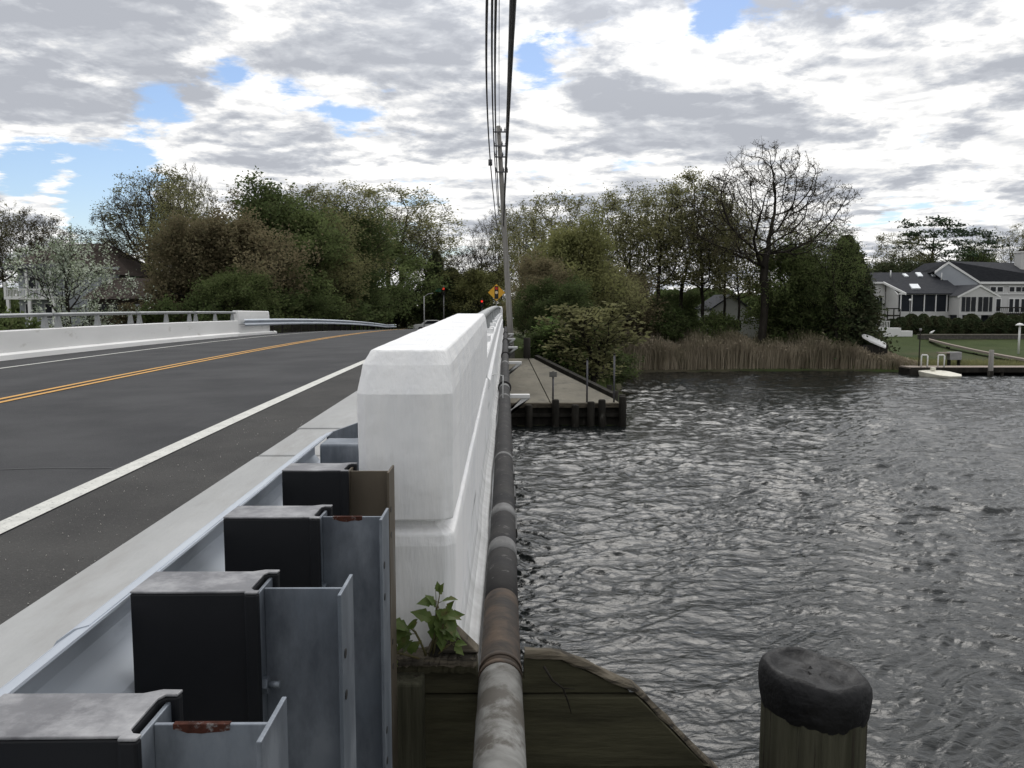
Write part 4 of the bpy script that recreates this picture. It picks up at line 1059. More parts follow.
def mk_protos():
    rs = np.random.RandomState(21)
    for k in range(2):   # wide bare oak, budding
        br, tips = colonize(11 + k * 5, 15.4, 5.6 if k == 0 else 4.2, 5.6, 4.9 if k == 0 else 5.4, 2300 if k == 0 else 1300, dk=.38, tip=.0135 if k == 0 else .011, lean=(.3, .2))
        proto('oak%d' % k, br, tip_points(rs, tips, 2 if k == 0 else 5, .08), .045 if k == 0 else .075, rs, 0., 4.0 if k == 0 else 1.6)
    for k in range(3):   # leafing slender woodland tree, sky shows through
        br, tips = colonize(31 + k * 7, 14, (3.6, 4.6, 3.0)[k], 2.9, 5.0, 1000, D=.32, dk=.48, tip=.0125, lean=((.5, 0), (-.4, .3), (.2, -.5))[k], shell=.2)
        proto('thin%d' % k, br, tip_points(rs, tips, 9, .18), .095, rs)
    for k in range(3):   # full crown
        br, tips = grow(301 + k * 5, 11, .10, .30, 22, .25, 4, (9, 8, 5), (.6, .55, .5), .10, .2, .44)
        c = tip_points(rs, tips, 25, .36)
        proto('full%d' % k, br, c, .145, rs)
    for k in range(2):   # rounded shrub, no bole
        br, tips = grow(401 + k * 5, 4, .02, .08, 22, .5, 3, (10, 8), (.6, .55), .12, .25, .5)
        proto('shrub%d' % k, br, tip_points(rs, tips, 30, .16), .12, rs)
    # cedar
    br, tips = grow(501, 8, .04, .16, 60, -.05, 3, (9, 6), (.4, .4), .10, .15, .22)
    cc = []
    for _ in range(15000):
        z = 8 * (rs.rand() ** .8) ; r = (1.9 * (1 - z / 8.2) ** .7) * (1 + rs.normal(0, .10) + .5 * max(0, rs.normal(0, .4))) * (.4 + .6 * rs.rand() ** .5); a = rs.rand() * 6.283
        r *= 1 + .18 * math.sin(3 * a + z * 2.2)
        cc.append((r * math.cos(a), r * math.sin(a), .3 + z))
    proto('cedar', br, np.array(cc), .15, rs)
    # arborvitae ball/cone for hedges
    cc = []
    for _ in range(5200):
        z = rs.rand(); r = .62 * math.sin(math.pi * min(1, .22 + z * .76)) ** .6 * (.6 + .4 * rs.rand() ** .4); a = rs.rand() * 6.283
        r *= 1 + .10 * math.sin(4 * a + z * 5)
        cc.append((r * math.cos(a), r * math.sin(a), .05 + 2.0 * z))
    br = [([Vector((0, 0, -.1)), Vector((0, 0, .9)), Vector((0, 0, 1.7))], [.05, .04, .01], 0)]
    proto('hedge', br, np.array(cc), .10, rs)
    # pine: flat pads on a bare trunk
    br, tips = grow(601, 14, .50, .26, 14, .1, 3, (7, 6), (.55, .5), .06, .2, .30)
    cc = []
    for pts in tips:
        e = pts[-1]
        for _ in range(34): cc.append((e.x + rs.normal(0, .45), e.y + rs.normal(0, .45), e.z + abs(rs.normal(0, .13))))
    proto('pine', br, np.array(cc), .20, rs, .5)
    # blossom tree: layered open crown
    br, tips = grow(701, 7, .14, .20, 18, .15, 4, (8, 7, 5), (.6, .55, .5), .08, .24, .52)
    proto('blossom', br, tip_points(rs, tips, 13, .16), .10, rs, .4, 1.2)
    # waterside bush with loose leafy shoots
    br, tips = grow(801, 5, .02, .07, 26, .85, 3, (11, 8), (.55, .5), .16, .24, .40)
    proto('bush', br, tip_points(rs, tips, 11, .13), .12, rs)
mk_protos()
MESHES = {}
def with_mat(me, m):
    k = (me.name, m.name)
    if k not in MESHES:
        c = me.copy(); c.materials.clear(); c.materials.append(m); MESHES[k] = c
    return MESHES[k]
def tree(key, u, Y, vtop, wpx, leaf, label, name='tree', cat='tree', grp=None, rz=None, lean=0., zbase=None, wy=None):
    tm, lm, top, wid = PROTO[key]
    if (grp == GL or grp == 'shrubs under the left woodland') and u < 430: Y = min(max(Y, 15.5 * F / (506 - u)), 118)
    elif 430 <= u < 505: Y = max(Y, 108)
    x = PX(u, Y); z = gz(x, Y) if zbase is None else zbase
    H = P(u, vtop, Y).z - z; W = wpx * Y / F
    t = thing(name, (x, Y, z), label, cat, grp); t.rotation_euler = (0, lean, rnd.uniform(0, 6.28) if rz is None else rz)
    sx = W / wid
    t.scale = (sx, sx, H / top)
    a = bpy.data.objects.new('trunk', with_mat(tm, G['bark'])); link(a, t)
    if lm:
        b = bpy.data.objects.new('crown', with_mat(lm, G[leaf])); link(b, t)
    return t
pass
GL, GR = 'trees beyond the road on the left', 'trees along the far right bank'
# --- left clump (behind the far guardrail)
tree('oak0', 150, 66, 172, 84, 'lf_bud', 'thin bare budding tree at the left edge of the left woodland', grp=GL)
tree('thin1', 168, 70, 164, 92, 'lf_olive', 'tall wispy olive tree rising left in the left woodland', grp=GL)
tree('thin0', 190, 60, 176, 74, 'lf_olive', 'open crowned olive tree beside the wispy edge tree', grp=GL)
tree('oak1', 188, 74, 160, 56, 'lf_bud', 'tallest twiggy top poking above the left woodland', grp=GL)
tree('full0', 262, 64, 176, 124, 'lf_green', 'broad dark green tree with the highest leafy top of the left woodland', grp=GL)
tree('full1', 208, 55, 200, 96, 'lf_brown', 'bronze brown rounded tree at the front left of the left woodland', grp=GL)
tree('full2', 243, 56, 206, 104, 'lf_brown', 'bronze leafed tree in the front middle of the left woodland', grp=GL)
tree('thin2', 262, 70, 178, 90, 'lf_brown', 'brown twiggy tree behind the dark green one', grp=GL)
tree('full1', 300, 60, 192, 104, 'lf_mid', 'mid green full tree right of the bronze pair', grp=GL)
tree('thin0', 318, 66, 178, 92, 'lf_olive', 'olive topped slender tree behind the mid green one', grp=GL)
tree('full2', 318, 53, 226, 84, 'lf_olive', 'yellowish olive tree low at the front of the left woodland', grp=GL)
tree('thin1', 352, 64, 180, 100, 'lf_olive', 'see-through olive tree near the right of the left woodland', grp=GL)
tree('full0', 352, 60, 196, 90, 'lf_green', 'dark green tree under the see-through olive one', grp=GL)
tree('thin0', 402, 66, 184, 110, 'lf_olive', 'spreading bare limbed tree leaning out at the right end of the left woodland', grp=GL)
tree('oak0', 388, 60, 204, 100, 'lf_olive', 'thinly leafed tree inside the right end of the left woodland', grp=GL)
tree('full1', 384, 57, 226, 100, 'lf_mid', 'low dark tree above the far guardrail', grp=GL)
tree('full2', 345, 55, 262, 84, 'lf_green', 'short shadowy tree behind the far guardrail', grp=GL)
tree('full0', 285, 53, 262, 80, 'lf_green', 'low dark green tree behind the sign backs', grp=GL)
tree('full1', 232, 52, 262, 80, 'lf_mid', 'low green tree just behind the white end block', grp=GL)
tree('full2', 180, 54, 262, 72, 'lf_brown', 'low brownish tree beside the brown house', grp=GL)
tree('thin2', 424, 70, 226, 60, 'lf_olive', 'small olive tree left of the red signal', grp=GL)
tree('cedar', 452, 92, 268, 46, 'lf_cedar', 'dark evergreen behind the red traffic signals', grp=GL)
tree('cedar', 436, 96, 252, 34, 'lf_cedar', 'narrow evergreen rising left of the traffic signals', grp=GL)
tree('cedar', 476, 90, 282, 50, 'lf_cedar', 'low wide evergreen beyond the parapet block', grp=GL)
tree('full2', 470, 100, 262, 60, 'lf_yellow', 'small yellow green tree seen over the signals', grp=GL)
tree('oak0', 476, 105, 236, 60, 'lf_bud', 'faint pale bare tree far off above the junction', grp=GL)
tree('full1', 496, 84, 262, 60, 'lf_yellow', 'yellow green tree behind the yellow sign', grp=GL)
for k, (u, Y, v, w_, lf) in enumerate([(205, 50, 292, 50, 'lf_green'), (262, 50, 290, 50, 'lf_mid'), (300, 51, 288, 60, 'lf_green'), (340, 51, 292, 56, 'lf_green'), (372, 52, 290, 50, 'lf_green'), (402, 58, 298, 44, 'lf_olive'), (160, 49, 294, 50, 'lf_green'), (125, 50, 297, 50, 'lf_brown'),
                                      (320, 56, 275, 80, 'lf_green'), (255, 56, 275, 80, 'lf_green'), (395, 64, 285, 70, 'lf_green'), (440, 75, 300, 40, 'lf_green')]):
    tree('shrub%d' % (k % 2), u, Y, v, w_, lf, ['dark shrub beside the end of the opposite wall', 'green shrub right behind the white end block', 'dark shrub between the end block and the sign backs', 'dark shrub right of the sign backs', 'dark shrub further right behind the far guardrail', 'olive scrub before the pale car', 'dark shrub below the brown roof', 'brown shrub between the two houses',
         'big shadowy shrub deep in the middle of the left woodland', 'big shadowy shrub behind the bronze trees', 'shadowy shrub filling the right end of the left woodland', 'low dark shrub under the left traffic signal'][k], 'shrub', 'shrub', 'shrubs under the left woodland')
# far left
tree('oak1', 8, 84, 196, 90, 'lf_olive', 'sparse tree cut by the left frame edge', grp=GL)
tree('thin2', 30, 82, 208, 80, 'lf_bud', 'thin budding tree behind the balcony house', grp=GL)
tree('blossom', 70, 47, 218, 104, 'lf_blossom', 'white blossoming tree in front of the balcony house', 'flowering_tree', grp=None)
tree('thin0', 96, 75, 226, 70, 'lf_bud', 'small bare tree behind the blossom tree', grp=GL)
tree('shrub0', 22, 42, 306, 60, 'lf_mid', 'green shrub under the balcony behind the opposite rail', 'shrub', 'shrub')
tree('thin1', 738, 63, 196, 56, 'lf_olive', 'slender tree crossing in front of the little white cottage', grp=GR)
tree('shrub0', 722, 62, 308, 40, 'lf_mid', 'small green shrub at the left foot of the little white cottage', 'shrub', 'shrub')
# --- centre-right clump by the pole
tree('oak1', 502, 62, 206, 60, 'lf_bud', 'pale bare tree behind the utility pole', grp=GR)
tree('thin2', 522, 66, 200, 60, 'lf_olive', 'slim olive tree just right of the utility pole', grp=GR)
tree('full0', 560, 52, 206, 88, 'lf_yellow', 'big yellow green tree right of the utility pole', grp=GR)
tree('thin0', 556, 58, 186, 92, 'lf_olive', 'tall olive tree rising behind the yellow green one', grp=GR)
tree('full1', 540, 48, 246, 66, 'lf_brown', 'bronze tinged low tree next to the pole foot', grp=GR)
tree('full2', 590, 54, 240, 84, 'lf_olive', 'olive tree with a rounded crown behind the waterside bush', grp=GR)
tree('full1', 566, 47, 272, 80, 'lf_green', 'dark green tree above the concrete apron', grp=GR)
tree('full0', 532, 46, 274, 42, 'lf_green', 'dark tree at the foot of the utility pole', grp=GR)
tree('thin1', 612, 66, 190, 84, 'lf_olive', 'thin woodland tree at the left of the right bank row', grp=GR)
tree('thin2', 634, 68, 180, 86, 'lf_olive', 'slender tree, second in the right bank row', grp=GR)
tree('thin0', 656, 65, 178, 84, 'lf_olive', 'slender tree with forked stem, third in the right bank row', grp=GR)
tree('thin1', 682, 68, 170, 92, 'lf_olive', 'tall slender tree, fourth in the right bank row', grp=GR)
tree('thin2', 704, 66, 178, 84, 'lf_olive', 'tall slender tree left of the great bare oak', grp=GR)
tree('thin0', 726, 72, 200, 60, 'lf_bud', 'twiggy tree just behind the great bare oak', grp=GR)
tree('oak0', 763, 61, 138, 160, 'lf_bud', 'great bare oak, tallest tree on the right bank', name='bare_oak', grp=GR, rz=1.2)
tree('full2', 790, 64, 232, 84, 'lf_mid', 'mid green tree under the oak on its right side', grp=GR)
tree('thin1', 806, 72, 218, 84, 'lf_olive', 'pale green airy tree right of the oak', grp=GR)
tree('thin2', 838, 60.2, 224, 64, 'lf_mid', 'fresh green topped tree left of the cedar', grp=GR)
tree('cedar', 845, 62, 236, 62, 'lf_cedar', 'tall dark cedar at the right end of the bank row', grp=GR)
tree('cedar', 860, 68, 262, 36, 'lf_cedar', 'lower dark cedar in front of the white house wing', grp=GR)
tree('full1', 806, 63, 262, 70, 'lf_green', 'low dark green tree behind the right part of the reeds', grp=GR)
tree('full2', 620, 62, 262, 76, 'lf_brown', 'brownish low tree behind the left end of the reeds', grp=GR)
tree('full0', 664, 64, 290, 70, 'lf_green', 'dark undergrowth tree behind the reeds', grp=GR)
tree('full1', 676, 72, 284, 60, 'lf_green', 'shadowy tree left of the little white house', grp=GR)
for k, (u, Y, v, w_, lf) in enumerate([(600, 60, 296, 60, 'lf_green'), (632, 62, 290, 66, 'lf_brown'), (664, 62.5, 300, 60, 'lf_green'), (784, 63, 300, 60, 'lf_green'), (800, 62, 304, 60, 'lf_green'), (826, 62, 300, 60, 'lf_cedar'), (800, 75, 292, 80, 'lf_green'), (650, 75, 296, 110, 'lf_mid'), (600, 72, 284, 90, 'lf_green'), (700, 90, 302, 110, 'lf_mid'), (800, 95, 300, 110, 'lf_mid')]):
    tree('shrub%d' % (k % 2), u, Y, v, w_, lf, ['dark shrub behind the waterside bush', 'brown shrub behind the left of the reeds', 'dark shrub behind the reeds, left of centre' , 'dark shrub right of the little white house', 'dark shrub under the oak\'s right neighbour', 'dark evergreen shrub left of the cedar foot',
         'deep shrub below the great oak', 'wide shadowy shrub behind the slender trees', 'wide dark shrub behind the olive tree', 'farthest dark shrub mass behind the slender trees', 'farthest dark shrub mass right of the oak'][k], 'shrub', 'shrub', 'shrubs along the far right bank')
tree('bush', 593, 40, 302, 88, 'lf_olive', 'large leafy bush overhanging the concrete apron at the bulkhead', 'bush', 'bush', zbase=-3.9)
tree('bush', 566, 42, 316, 62, 'lf_bright', 'fresh green bush left of the large waterside bush', 'bush', 'bush', zbase=-3.6)
tree('shrub0', 600, 44, 345, 60, 'lf_green', 'low dark shrub behind the outer bulkhead rod', 'shrub', 'shrub', zbase=-4.2)
tree('shrub1', 545, 42, 325, 50, 'lf_green', 'dark shrub between the timber post and the fresh green bush', 'shrub', 'shrub')
# right: pines over the house
tree('pine', 924, 104, 217, 74, 'lf_pine', 'dark pine behind the left house wing', 'pine_tree')
tree('pine', 966, 108, 228, 44, 'lf_pine', 'narrow dark pine behind the house roof', 'pine_tree')
tree('thin1', 896, 104, 232, 60, 'lf_olive', 'pale leafing tree left of the big pine', grp=GR)
tree('oak1', 1004, 112, 222, 84, 'lf_olive', 'spreading olive tree behind the chimney', grp=GR)
tree('full0', 985, 110, 240, 50, 'lf_green', 'dark green tree behind the house ridge', grp=GR)
tree('full1', 888, 102, 252, 70, 'lf_cedar', 'dark evergreen mass left behind the house', grp=GR)
tree('full2', 930, 103, 250, 60, 'lf_cedar', 'dark evergreen mass under the big pine', grp=GR)
tree('full1', 1040, 110, 236, 70, 'lf_green', 'dark tree at the right frame edge behind the chimney', grp=GR)
# distant woods behind everything
def backdrop_wood():
    rs = np.random.RandomState(8); pts = []
    for k in range(46):
        x = -90 + k * 4.6 + rs.uniform(-1.5, 1.5); y = 125 + rs.uniform(-5, 25)
        if -4 > x > -26 : y += 10
        h = rs.uniform(4.5, 6.5); g = gz(x, y)
        n = 1300; a = rs.rand(n) * 6.283; zz = rs.rand(n); r = 4.4 * np.sin(np.pi * np.clip(.12 + zz * .85, 0, 1)) ** .6 * (.4 + .6 * rs.rand(n) ** .5)
        pts.append(np.stack([x + r * np.cos(a), y + r * np.sin(a), g - .5 + h * zz], 1))
    V, Fc = leaves_np(rs, np.concatenate(pts), .55)
    o = bpy.data.objects.new('distant_woods', npmesh('distant_woods', V, Fc, G['lf_green'])); link(o)
    tag(o, 'dark distant woods behind the nearer trees and houses', 'woods', kind='stuff')
backdrop_wood()

# ------------------------------------------------------------------ reeds
def reeds():
    rs = np.random.RandomState(5); n = 30000
    x = rs.uniform(7.6, 29.5, n); t = rs.rand(n)
    shore = np.interp(x, [7, 8, 12, 18, 24, 28, 30], [56, 56.8, 58.0, 58.4, 58.2, 57.5, 57.2]); y = shore - .1 + t * 4.6
    hh = (1.95 + .35 * np.sin(x * .9) + .25 * np.sin(x * 2.3 + 1) + rs.normal(0, .22, n)) * np.interp(x, [7.5, 9, 22, 25.5, 27.5, 29.5], [.75, 1, 1, .8, .45, .12]) * (.72 + .28 * t)
    g = ground_np(x, y); lean = rs.normal(0, .13, (n, 2)) * hh[:, None]
    wv = .022 * rs.uniform(.6, 1.4, n); a = rs.uniform(0, 3.14, n); dx, dy = np.cos(a) * wv, np.sin(a) * wv
    b = np.stack([x, y, g - .1], 1); mid = b + np.stack([lean[:, 0] * .35, lean[:, 1] * .35, hh * .6 + .1], 1); top = b + np.stack([lean[:, 0], lean[:, 1], hh + .1], 1)
    d = np.stack([dx, dy, np.zeros(n)], 1)
    V = np.stack([b - d, b + d, mid + d * 1.1, mid - d * 1.1, top + d * .5, top - d * .5], 1).reshape(-1, 3); I = np.arange(n) * 6
    Fc = np.concatenate([np.stack([I, I + 1, I + 2, I + 3], 1), np.stack([I + 3, I + 2, I + 4, I + 5], 1)])
    # plumes
    k = rs.rand(n) < .16; tp = top[k]; m = len(tp); pv_, pf = leaves_np(rs, tp + rs.normal(0, .03, (m, 3)), .10, 0, 2.2)
    Fc = np.concatenate([Fc, pf + len(V)]); V = np.concatenate([V, pv_])
    o = bpy.data.objects.new('reeds', npmesh('reeds', V, Fc, G['reed'])); link(o); tag(o, 'tall dry tan reeds lining the far bank', 'reeds', kind='stuff')
    # short bank grass
    n = 16000; x = rs.uniform(24, 62, n); y = np.interp(x, [24, 28, 36, 60], [58.2, 57.4, 56.9, 56.4]) + rs.rand(n) * 3.5
    g = ground_np(x, y); hh = rs.uniform(.12, .45, n) * np.interp(x, [24, 34, 60], [1.3, .8, .5]); b = np.stack([x, y, g], 1); top = b + np.stack([rs.normal(0, .08, n), rs.normal(0, .08, n), hh], 1)
    a = rs.uniform(0, 3.14, n); d = np.stack([np.cos(a), np.sin(a), 0 * a], 1) * .025
    V = np.stack([b - d, b + d, top + d * .3, top - d * .3], 1).reshape(-1, 3)
    o = bpy.data.objects.new('bank_grass', npmesh('bank_grass', V, np.arange(n * 4).reshape(n, 4), G['lf_olive'])); link(o); tag(o, 'rough grass along the bank by the dock', 'grass', kind='stuff')
    # bank weeds by the apron
    n = 9000; x = rs.uniform(1.4, 8, n); y = rs.uniform(34, 58, n); k = (x < np.interp(y, [31, 36, 46, 57], [4.4, 4.8, 6.1, 8])) & (y > 39.5 - x * 1.6); x, y = x[k], y[k]; n = len(x)
    g = ground_np(x, y); b = np.stack([x, y, g - .05], 1); top = b + np.stack([rs.normal(0, .1, n), rs.normal(0, .1, n), rs.uniform(.2, .7, n)], 1)
    a = rs.uniform(0, 3.14, n); d = np.stack([np.cos(a), np.sin(a), 0 * a], 1) * .03
    V = np.stack([b - d, b + d, top + d * .3, top - d * .3], 1).reshape(-1, 3)
    o = bpy.data.objects.new('bank_weeds', npmesh('bank_weeds', V, np.arange(n * 4).reshape(n, 4), G['lf_mid'])); link(o); tag(o, 'weeds and ground cover on the bank behind the apron', 'weeds', kind='stuff')
reeds()

# ------------------------------------------------------------------ right-hand house
YH = 84.
def X(u, Y=YH): return PX(u, Y)
def Z(v, Y=YH): return P(900, v, Y).z
hs = thing('waterfront_house', (X(950), YH, gz(X(950), YH)), 'white waterfront house with dark roofs, screened porch, skylights and chimney', 'house')
def hp(mb, name, m, par=None, bevel=0, label=None):
    o = mb.build(name, m, bevel=bevel, label=label)
    if par is None: o.parent = hs; o.matrix_parent_inverse = Matrix.Translation(-Vector(hs.location))
    else:
        o.parent = par; o.matrix_parent_inverse = (Matrix.Translation(Vector(hs.location)) @ Matrix.Identity(4)).inverted() if False else Matrix.Translation(-Vector(hs.location)) @ Matrix.Translation(Vector(hs.location))
    return o
gH = gz(X(950), YH) - .3
# porch wing: walls, posts, screens
xa, xb = X(899), X(959)
hp(MB().box(xa, xb, YH, YH + .15, gH, Z(311.5)), 'porch_base', G['siding'])
hp(MB().box(X(866), X(962), YH + 4, YH + 9, gH, Z(291)), 'wall', G['siding'])
sc0 = hp(MB().box(xa, xb, YH + .03, YH + .06, Z(312), Z(294.5)), 'porch_screen', G['screen'])
for u in (900.5, 911.5, 924, 935.5, 946.5, 958.2):
    hp(MB().box(X(u) - .05, X(u) + .05, YH - .06, YH + .02, Z(312), Z(294.2)), 'porch_post', G['trim'])
hp(MB().box(xa - .1, xb + .1, YH - .12, YH - .07, Z(294.6), Z(293)), 'fascia', G['trim'])
# one roof plane: the porch eave in front, the left block's eave further back up the slope
rid = Z(272.5, YH + 5); z29 = Z(293.3); Yl = YH + 2.5
zl = z29 + (Yl - (YH - .25)) / 5.25 * (rid - z29)
hp(MB().box(X(864), X(897), Yl + .25, YH + 3.95, gH, zl - .02), 'wall', G['siding'])
hp(MB().prism([(YH + .1, gH), (Yl + .24, gH), (Yl + .24, zl - .06), (YH + .1, z29 - .10)], 'x', X(899) - .14, X(899) - .02), 'side_wall', G['siding'])
hp(MB().add([(X(862), Yl, zl), (X(894), Yl, zl), (X(904.5), YH - .25, z29), (X(962), YH - .25, z29), (X(962), YH + 5, rid), (X(862), YH + 5, rid),
             (X(862), Yl, zl - .10), (X(894), Yl, zl - .10), (X(904.5), YH - .25, z29 - .10), (X(962), YH - .25, z29 - .10), (X(962), YH + 5, rid - .10), (X(862), YH + 5, rid - .10), (X(962), YH + 9.4, Z(290)), (X(862), YH + 9.4, Z(290))],
            [(0, 1, 2, 3, 4, 5), (11, 10, 9, 8, 7, 6), (0, 6, 7, 1), (1, 7, 8, 2), (2, 8, 9, 3), (3, 9, 10, 4), (0, 5, 11, 6), (5, 4, 12, 13)]), 'roof', G['roof'])
hp(MB().add([(X(862), Yl - .03, zl + .02), (X(894), Yl - .03, zl + .02), (X(862), Yl - .03, zl - .16), (X(894), Yl - .03, zl - .16), (X(862), Yl - .10, zl + .02), (X(894), Yl - .10, zl + .02), (X(862), Yl - .10, zl - .16), (X(894), Yl - .10, zl - .16)],
            [(0, 1, 3, 2), (4, 6, 7, 5), (0, 4, 5, 1), (2, 3, 7, 6), (0, 2, 6, 4), (1, 5, 7, 3)]), 'eave_trim', G['trim'])
q0, q1 = Vector((X(894), Yl - .1, zl)), Vector((X(904.5), YH - .33, z29))
hp(MB().add([q0 + Vector((-.12, 0, .04)), q1 + Vector((-.12, 0, .04)), q1 + Vector((-.12, 0, -.18)), q0 + Vector((-.12, 0, -.18)), q0 + Vector((-.02, 0, .04)), q1 + Vector((-.02, 0, .04)), q1 + Vector((-.02, 0, -.18)), q0 + Vector((-.02, 0, -.18))],
            [(0, 1, 2, 3), (7, 6, 5, 4), (0, 4, 5, 1), (3, 2, 6, 7), (0, 3, 7, 4), (1, 5, 6, 2)]), 'rake_trim', G['trim'])
for u0, u1 in ((892.6, 895), (895.8, 898)):
    hp(MB().box(X(u0 - 4), X(u1 - 4), Yl + .19, Yl + .245, Z(309.5), Z(297.5)), 'window', G['glass'])
def on_roof(u, v):   # point on the low front slope
    a = Vector((X(906), YH - .25, z29)); n = Vector((0, 5.25, rid - a.z)); nn = Vector((0, -n.z, n.y)).normalized()
    d = ray(u, v); t = (a.dot(nn)) / d.dot(nn); return d * t
for (u0, u1, v0, v1) in ((902, 908.5, 274.6, 277.2), (915, 923, 273.4, 277), (929.5, 935.5, 273, 276.6), (909, 920.5, 285, 289.3)):
    p = [on_roof(u0, v0), on_roof(u1 - 3, v0), on_roof(u1, v1), on_roof(u0 + 3, v1)]
    k = [q_ + Vector((0, -.05, .12)) for q_ in p]
    hp(MB().add(p + k, [(3, 2, 1, 0), (4, 5, 6, 7), (0, 1, 5, 4), (1, 2, 6, 5), (2, 3, 7, 6), (3, 0, 4, 7)]), 'skylight', G['skylight'])
for u, v in ((890.5, 274.5), (941.3, 277)):
    c = on_roof(u, v + 3); hp(MB().tube([c, c + Vector((0, 0, .75))], .07, 8), 'vent_pipe', G['trim'])
# sunroom gable in front
x0, x1, xm = X(959.5, YH - 2), X(998, YH - 2), X(979, YH - 2); YS = YH - 2.
ze, zm = Z(295, YS), Z(284.5, YS)
hp(MB().prism([(x0, Z(315, YS)), (x1 - .3, Z(315, YS)), (x1 - .3, ze), (xm, zm - .1), (x0, ze)], 'y', YS, YH + 3.9), 'sunroom_wall', G['siding'])
hp(MB().box(x0, x0 + .35, YS + .02, YS + .4, gH, Z(315, YS)), 'support', G['siding'])
hp(MB().prism([(X(976, YS), gH), (X(984, YS), gH), (X(982, YS), Z(326, YS)), (X(982, YS), Z(315, YS)), (X(977.5, YS), Z(315, YS)), (X(977.5, YS), Z(326, YS))], 'y', YS + .05, YS + .5), 'support', G['siding'])
hp(MB().box(x0 + .2, x1 - .6, YS + .6, YH - .02, gH, Z(315, YS)), 'understorey', G['screen'])
hp(MB().prism([(x0 - .25, ze - .1), (xm, zm), (x1 + .15, ze - .1), (x1 + .15, ze - .28), (xm, zm - .2), (x0 - .25, ze - .28)], 'y', YS - .12, YS - .01), 'rake_trim', G['trim'])
hp(MB().add([(x0 - .25, YS - .1, ze - .08), (xm, YS - .1, zm + .02), (x1 + .15, YS - .1, ze - .08), (x0 - .25, YH + 3.6, ze - .08), (xm, YH + 3.6, zm + .02), (x1 + .15, YH + 3.6, ze - .08)],
            [(0, 1, 4, 3), (1, 2, 5, 4)]), 'sunroom_roof', G['roof'])
# lean-to roof from the sunroom apex to the left
for a, b in ((961.5, 965), (965.8, 970), (971, 975.5), (978, 982), (983, 988), (989, 992)):
    w_ = hp(MB().box(X(a, YS), X(b, YS), YS - .04, YS - .012, Z(311.5, YS), Z(297, YS)), 'window', G['glass'])
# tall main house on the right
YM = YH + 3.
xg0, xg1, xga = X(934, YM), X(977, YM), X(946, YM)
xr = X(1075, YM)
zev = Z(282, YM); zrg = Z(262.5, YM + 5)
hp(MB().box(X(950, YM), xr, YM + .2, YM + 10, gH, zev), 'wall', G['siding'])
hp(MB().prism([(xg0, Z(271, YM)), (xga, Z(262.5, YM) - .05), (xg1, zev), (xg1, zev - .4), (X(950, YM), zev - .4), (xg0, Z(274, YM))], 'y', YM, YM + .19), 'gable_wall', G['siding_grey'])
hp(MB().prism([(xg0 - .1, Z(271.4, YM)), (xga, Z(262.5, YM) + .12), (xg1 + .2, zev), (xg1 + .2, zev - .22), (xga, Z(262.5, YM) - .14), (xg0 - .1, Z(273.3, YM))], 'y', YM - .12, YM - .01), 'rake_trim', G['trim'])
za = Z(262.5, YM) + .14
hp(MB().add([(xga, YM - .1, za), (xg1 + .2, YM - .1, zev + .04), (xr, YM - .1, zev + .04), (xr, YM + 5, za), (xga, YM + 5, za), (xr, YM + 10.2, zev), (xg0, YM + 10.2, zev), (xg0, YM - .05, Z(271.4, YM) + .05)],
            [(0, 1, 2, 3), (0, 3, 4), (4, 3, 5, 6), (0, 4, 6, 7), (7, 6, 5, 2, 1, 0), (2, 5, 3)]), 'roof', G['roof'])
hp(MB().box(xg1 + .2, xr, YM - .16, YM - .11, zev - .2, zev + .03), 'fascia', G['trim'])
for a, b, c, d in ((990.5, 995.5, 287, 291.5), (997.5, 1002.5, 287, 291.5), (1009.5, 1014, 287, 291.5), (1016, 1020.5, 287, 291.5), (1022, 1027, 287, 291.5), (1034, 1044, 287, 292), (997, 1001, 299, 311), (1010, 1013.5, 299, 312), (1015.5, 1019.5, 299, 312), (1022, 1026, 299, 312)):
    f_ = hp(MB().box(X(a, YM) - .1, X(b, YM) + .1, YM + .13, YM + .185, Z(d, YM) - .1, Z(c, YM) + .1), 'window_frame', G['trim'])
    hp(MB().box(X(a, YM), X(b, YM), YM + .09, YM + .128, Z(d, YM), Z(c, YM)), 'window', G['glass'])
hp(MB().box(xg1 + .6, xr, YM + .10, YM + .18, Z(294.4, YM), Z(293.3, YM)), 'band_trim', G['trim'])
ch = hp(MB().box(X(1014, YM + 2), X(1030, YM + 2), YM + 1.2, YM + 2.4, Z(275, YM), Z(253, YM + 2)), 'chimney', G['siding'])
hp(MB().box(X(1013, YM + 2), X(1031, YM + 2), YM + 1.1, YM + 2.5, Z(253, YM + 2) + .003, Z(251.6, YM + 2)), 'chimney_cap', G['trim'])
hp(MB().box(X(1017, YM + 2), X(1024, YM + 2), YM + 1.4, YM + 2.2, Z(251.6, YM + 2) + .003, Z(249.5, YM + 2)), 'chimney_pot', G['dark_timber'])
# deck with dark rail
dk = hp(MB().box(X(994), xr, YH - .6, YM + .08, Z(315), Z(313.6)), 'deck', G['dark_timber'])
rl = MB().box(X(994), xr, YH - .6, YH - .5, Z(308.2), Z(307))
for i in range(60): xx = X(994) + i * .2; rl.box(xx, xx + .04, YH - .57, YH - .53, Z(314) + .002, Z(308.3))
hp(rl, 'deck_rail', G['dark_timber'])
for u in (995, 1010, 1026, 1042): hp(MB().box(X(u), X(u) + .15, YH - .58, YH - .43, gH, Z(315) - .003), 'deck_post', G['dark_timber'])
